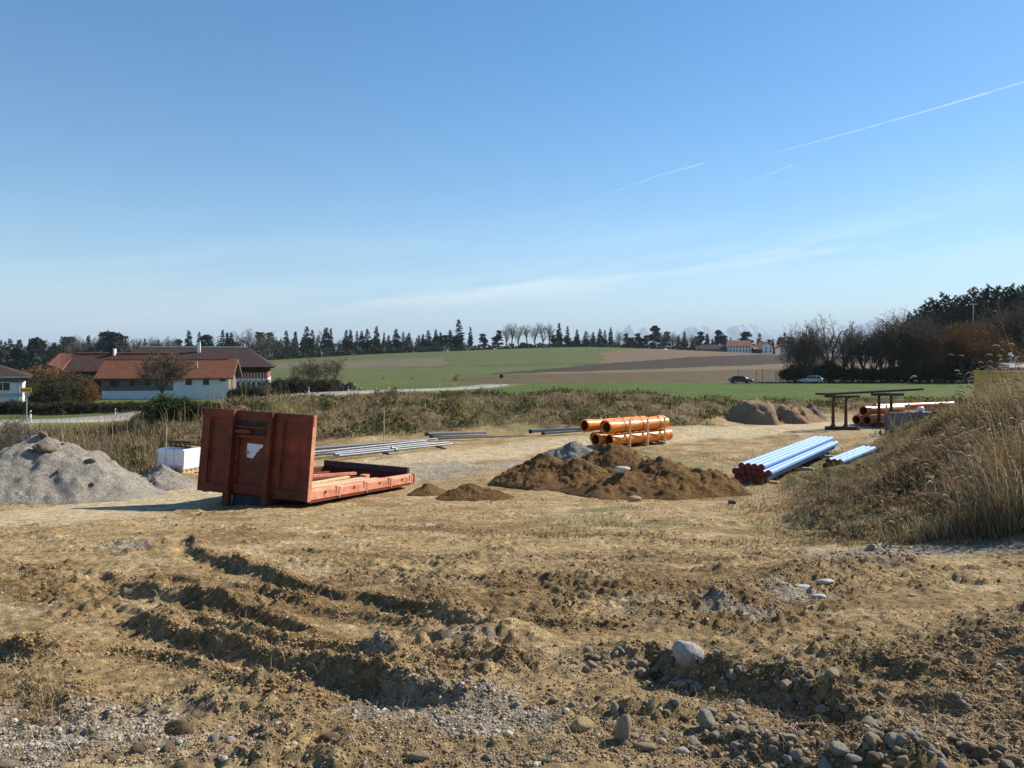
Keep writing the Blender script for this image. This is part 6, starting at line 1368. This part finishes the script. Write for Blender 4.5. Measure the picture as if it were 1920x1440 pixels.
    # crumbs of soil turned up by wheels
    def crumbs(n, smin, smax):
        u = rng.uniform(-80, 2000, n); v = 945 + 510 * rng.random(n) ** .85; y = np.interp(v, [945, *vv], [16.4, *yyv]); x = (u - 960) / F * y; z, M = relief(x, y)
        w = (.04 + .55 * M['patch'] * sstep(.0, .6, fbm(x, y, .5, 3, 620)) + .7 * M['dark'] + .6 * M['clod']) * (1 - .5 * sstep(1290, 1400, v)) * (1 - .8 * M['track']) * (1 - M['rb']); ok = rng.random(n) < w; x, y, z, dk = x[ok], y[ok], z[ok], M['dark'][ok]; k = len(x)
        r = rng.uniform(smin, smax, k) * (.55 + .055 * y) * rng.choice([.6, 1, 1, 2.0], k) * .5; X3 = I1[None] * (1 + .28 * rng.normal(size=(k, len(I1), 3))) * np.stack([r, r, r * .75], 1)[:, None]
        X3 = X3 + np.stack([x, y, z + r * .15], 1)[:, None]; col = pick([(.29, .192, .092), (.22, .138, .06), (.18, .108, .046), (.34, .24, .13)], k, rng, .15)
        return X3.reshape(-1, 3), (np.arange(k)[:, None, None] * len(I1) + F1[None]).reshape(-1, 3), np.repeat(col, len(I1), 0)
    a = crumbs(110000, .007, .020); b = crumbs(330000, .004, .010); tag(link('soil_crumbs', np_mesh('soil_crumbs', np.concatenate([a[0], b[0]]), [np.concatenate([a[1], b[1] + len(a[0])])], M_PEB, np.concatenate([a[2], b[2]]))), 'crumbs of brown soil scattered over the churned foreground', 'soil crumbs', kind='stuff')
    # dark clods lying on the gravel heap
    cl = np_mesh('soil_clod', shape_stone(SV, np.random.default_rng(3)) * (1 + .15 * np.sin(SV[:, :1] * 9 + SV[:, 1:2] * 7)), [SF], mat('clod_soil', (.22, .175, .12), .95, .1, var=.3, vscale=3, bump=.05, bscale=10), smooth=True)
    for i, (u, v, y, w, lab) in enumerate(((80, 868, 17.7, 40, 'largest dark soil clod in the middle of the big gravel heap'), (97, 862, 17.8, 22, 'dark soil clod right beside the largest clod on the gravel heap'), (81, 843, 18.1, 26, 'flat soil clod high on the big gravel heap'), (168, 868, 17.8, 24, 'dark clod on the right slope of the big gravel heap'), (118, 842, 18.1, 9, 'tiny clod high on the right slope of the gravel heap'), (110, 894, 17.3, 13, 'small clod low on the front of the gravel heap'), (173, 905, 17.2, 11, 'small clod near the right foot of the gravel heap'))):
        o = link('soil_clod', cl); x = PX(u, y); r = w / F * y / 2; o.location = (x, y, gp_z(x, y) + r * .15); o.scale = (r, r * .8, r * .75); o.rotation_euler = (.2 * i, .3, i); tag(o, lab, 'clod')
stones()

# ------------------------------------------------------------------ far mountains, contrails, air
def mountains():
    y0 = 25000; us = np.arange(900, 1760, 1.0); pts = [(900, 672), (1040, 668), (1100, 655), (1150, 640), (1165, 622), (1172, 615), (1181, 606), (1190, 612), (1198, 618), (1204, 614), (1210, 611), (1222, 618), (1235, 628), (1262, 634), (1284, 616), (1292, 611), (1300, 610), (1322, 610), (1333, 611), (1345, 617), (1353, 618), (1362, 617), (1372, 610), (1381, 608), (1385, 610), (1394, 606), (1404, 611), (1410, 607), (1418, 608), (1428, 613), (1440, 617), (1458, 616), (1470, 620), (1490, 628), (1520, 640), (1590, 632), (1604, 612), (1612, 606), (1622, 604), (1634, 597), (1640, 602), (1648, 608), (1660, 616), (1690, 640), (1760, 665)]
    top = np.interp(us, [p[0] for p in pts], [p[1] for p in pts]); rng = np.random.default_rng(2)
    D = np.linspace(0, 1, 26); U, Dg = np.meshgrid(us, D, indexing='ij'); crest = (HV - top)[:, None] / F * y0
    r1 = fbm(U / 14.0, Dg * 3, 1.0, 4, 700); prof = np.where(Dg < .62, (Dg / .62) ** 1.15, 1 - ((Dg - .62) / .38) ** 1.3 * 1.0)
    Y = y0 + (Dg - .62) * 5200 + 250 * r1; Z = EYE + crest * prof + crest * .22 * r1 * prof * (1 - prof) * 2.2 - 160 * (1 - prof); X = (U - 960) / F * y0 * (1 + (Y - y0) / y0 * .0); nr, nc = U.shape; I = np.arange(nr * nc).reshape(nr, nc); Q = np.stack([I[:-1, :-1], I[1:, :-1], I[1:, 1:], I[:-1, 1:]], -1).reshape(-1, 4)
    snow = sstep(520, 860, Z + 260 * r1 + 140 * fbm(U / 5.0, Dg * 8, 1., 2, 710)); col = np.array([.055, .07, .085]) * (1 - snow[..., None]) + np.array([.50, .53, .58]) * snow[..., None]
    me = np_mesh('mountains', np.stack([X, Y, Z], -1).reshape(-1, 3), [Q], mat('mountain_rock', (0, 0, 0), .9, .1, attr='Col'), col.reshape(-1, 3), smooth=True); tag(link('mountains', me), kind='structure')
mountains()
def contrails():
    m = bpy.data.materials.new('ice_trail'); m.use_nodes = True; n, l = m.node_tree.nodes, m.node_tree.links; n.clear(); o = n.new('ShaderNodeOutputMaterial')
    df = n.new('ShaderNodeBsdfDiffuse'); df.inputs[0].default_value = (.9, .93, .97, 1); tl = n.new('ShaderNodeBsdfTranslucent'); tl.inputs[0].default_value = (.9, .93, .97, 1); ad = n.new('ShaderNodeMixShader'); l.new(df.outputs[0], ad.inputs[1]); l.new(tl.outputs[0], ad.inputs[2])
    tp = n.new('ShaderNodeBsdfTransparent'); mx = n.new('ShaderNodeMixShader'); l.new(tp.outputs[0], mx.inputs[1]); l.new(ad.outputs[0], mx.inputs[2]); l.new(mx.outputs[0], o.inputs['Surface'])
    lw = n.new('ShaderNodeLayerWeight'); lw.inputs[0].default_value = .5; t1 = n.new('ShaderNodeTexCoord'); ns = n.new('ShaderNodeTexNoise'); ns.inputs['Scale'].default_value = .0011; ns.inputs['Detail'].default_value = 3; l.new(t1.outputs['Object'], ns.inputs['Vector'])
    a1 = n.new('ShaderNodeMath'); a1.operation = 'SUBTRACT'; a1.inputs[0].default_value = 1.0; l.new(lw.outputs['Facing'], a1.inputs[1]); mr = n.new('ShaderNodeMapRange'); mr.inputs[1].default_value = .35; mr.inputs[2].default_value = .6; mr.inputs[3].default_value = .35; mr.inputs[4].default_value = 1.0; l.new(ns.outputs['Fac'], mr.inputs[0])
    a2 = n.new('ShaderNodeMath'); a2.operation = 'MULTIPLY'; l.new(a1.outputs[0], a2.inputs[0]); l.new(mr.outputs[0], a2.inputs[1]); a3 = n.new('ShaderNodeMath'); a3.name = 'strength'; a3.operation = 'MULTIPLY'; l.new(a2.outputs[0], a3.inputs[0]); l.new(a3.outputs[0], mx.inputs[0])
    def trail(pts, w, dens, label, alt=9000):
        mm = m.copy(); mm.node_tree.nodes['strength'].inputs[1].default_value = dens
        P = [];
        for u, v in pts:
            y = (alt - EYE) * F / (HV - v); P.append(Vector((PX(u, y), y, alt)))
        Pw = [q for q in P]; bm = BM(); rings = []
        for i, q in enumerate(Pw):
            d = (Pw[min(i + 1, len(Pw) - 1)] - Pw[max(i - 1, 0)]).normalized(); a = d.cross(Vector((0, 0, 1))).normalized(); b = a.cross(d); f = i / (len(Pw) - 1); r = w[0] + (w[1] - w[0]) * f
            rings.append([bm.verts.new(q + (a * math.cos(k * math.pi / 4) + b * math.sin(k * math.pi / 4)) * r) for k in range(8)])
        for A, B in zip(rings[:-1], rings[1:]):
            for k in range(8): bm.faces.new((A[k], A[(k + 1) % 8], B[(k + 1) % 8], B[k]))
        bm.faces.new(rings[0][::-1]); bm.faces.new(rings[-1]); ob = fin('contrail', bm, mm, None, 0, True); tag(ob, label, 'contrail')
    def ln(a, b, k, bow=0):
        return [(a[0] + (b[0] - a[0]) * i / k, a[1] + (b[1] - a[1]) * i / k + bow * math.sin(math.pi * i / k)) for i in range(k + 1)]
    trail(ln((1455, 286), (1990, 132), 14, 3), (16, 42), .26, 'longest white contrail rising to the right edge')
    trail(ln((1070, 394), (1150, 360), 6) + ln((1170, 353), (1240, 327), 4) + ln((1255, 324), (1320, 306), 4), (16, 40), .20, 'left white contrail over the ridge trees')
    trail(ln((1376, 353), (1488, 309), 8), (24, 45), .15, 'short faint contrail below the longest one')
contrails()
def haze():
    m = bpy.data.materials.new('air'); m.use_nodes = True; n, l = m.node_tree.nodes, m.node_tree.links; n.clear(); o = n.new('ShaderNodeOutputMaterial'); pv = n.new('ShaderNodeVolumePrincipled'); l.new(pv.outputs[0], o.inputs['Volume'])
    pv.inputs['Color'].default_value = (.72, .87, 1.0, 1); pv.inputs['Density'].default_value = 6.0e-5; pv.inputs['Anisotropy'].default_value = 0.0
    bm = BM(); box(bm, -130000, 130000, -3000, 50000, -200, 1400); ob = fin('haze', bm, m); ob.display_type = 'WIRE'; tag(ob, 'thin bluish haze over the whole landscape', 'haze', kind='stuff')
haze()
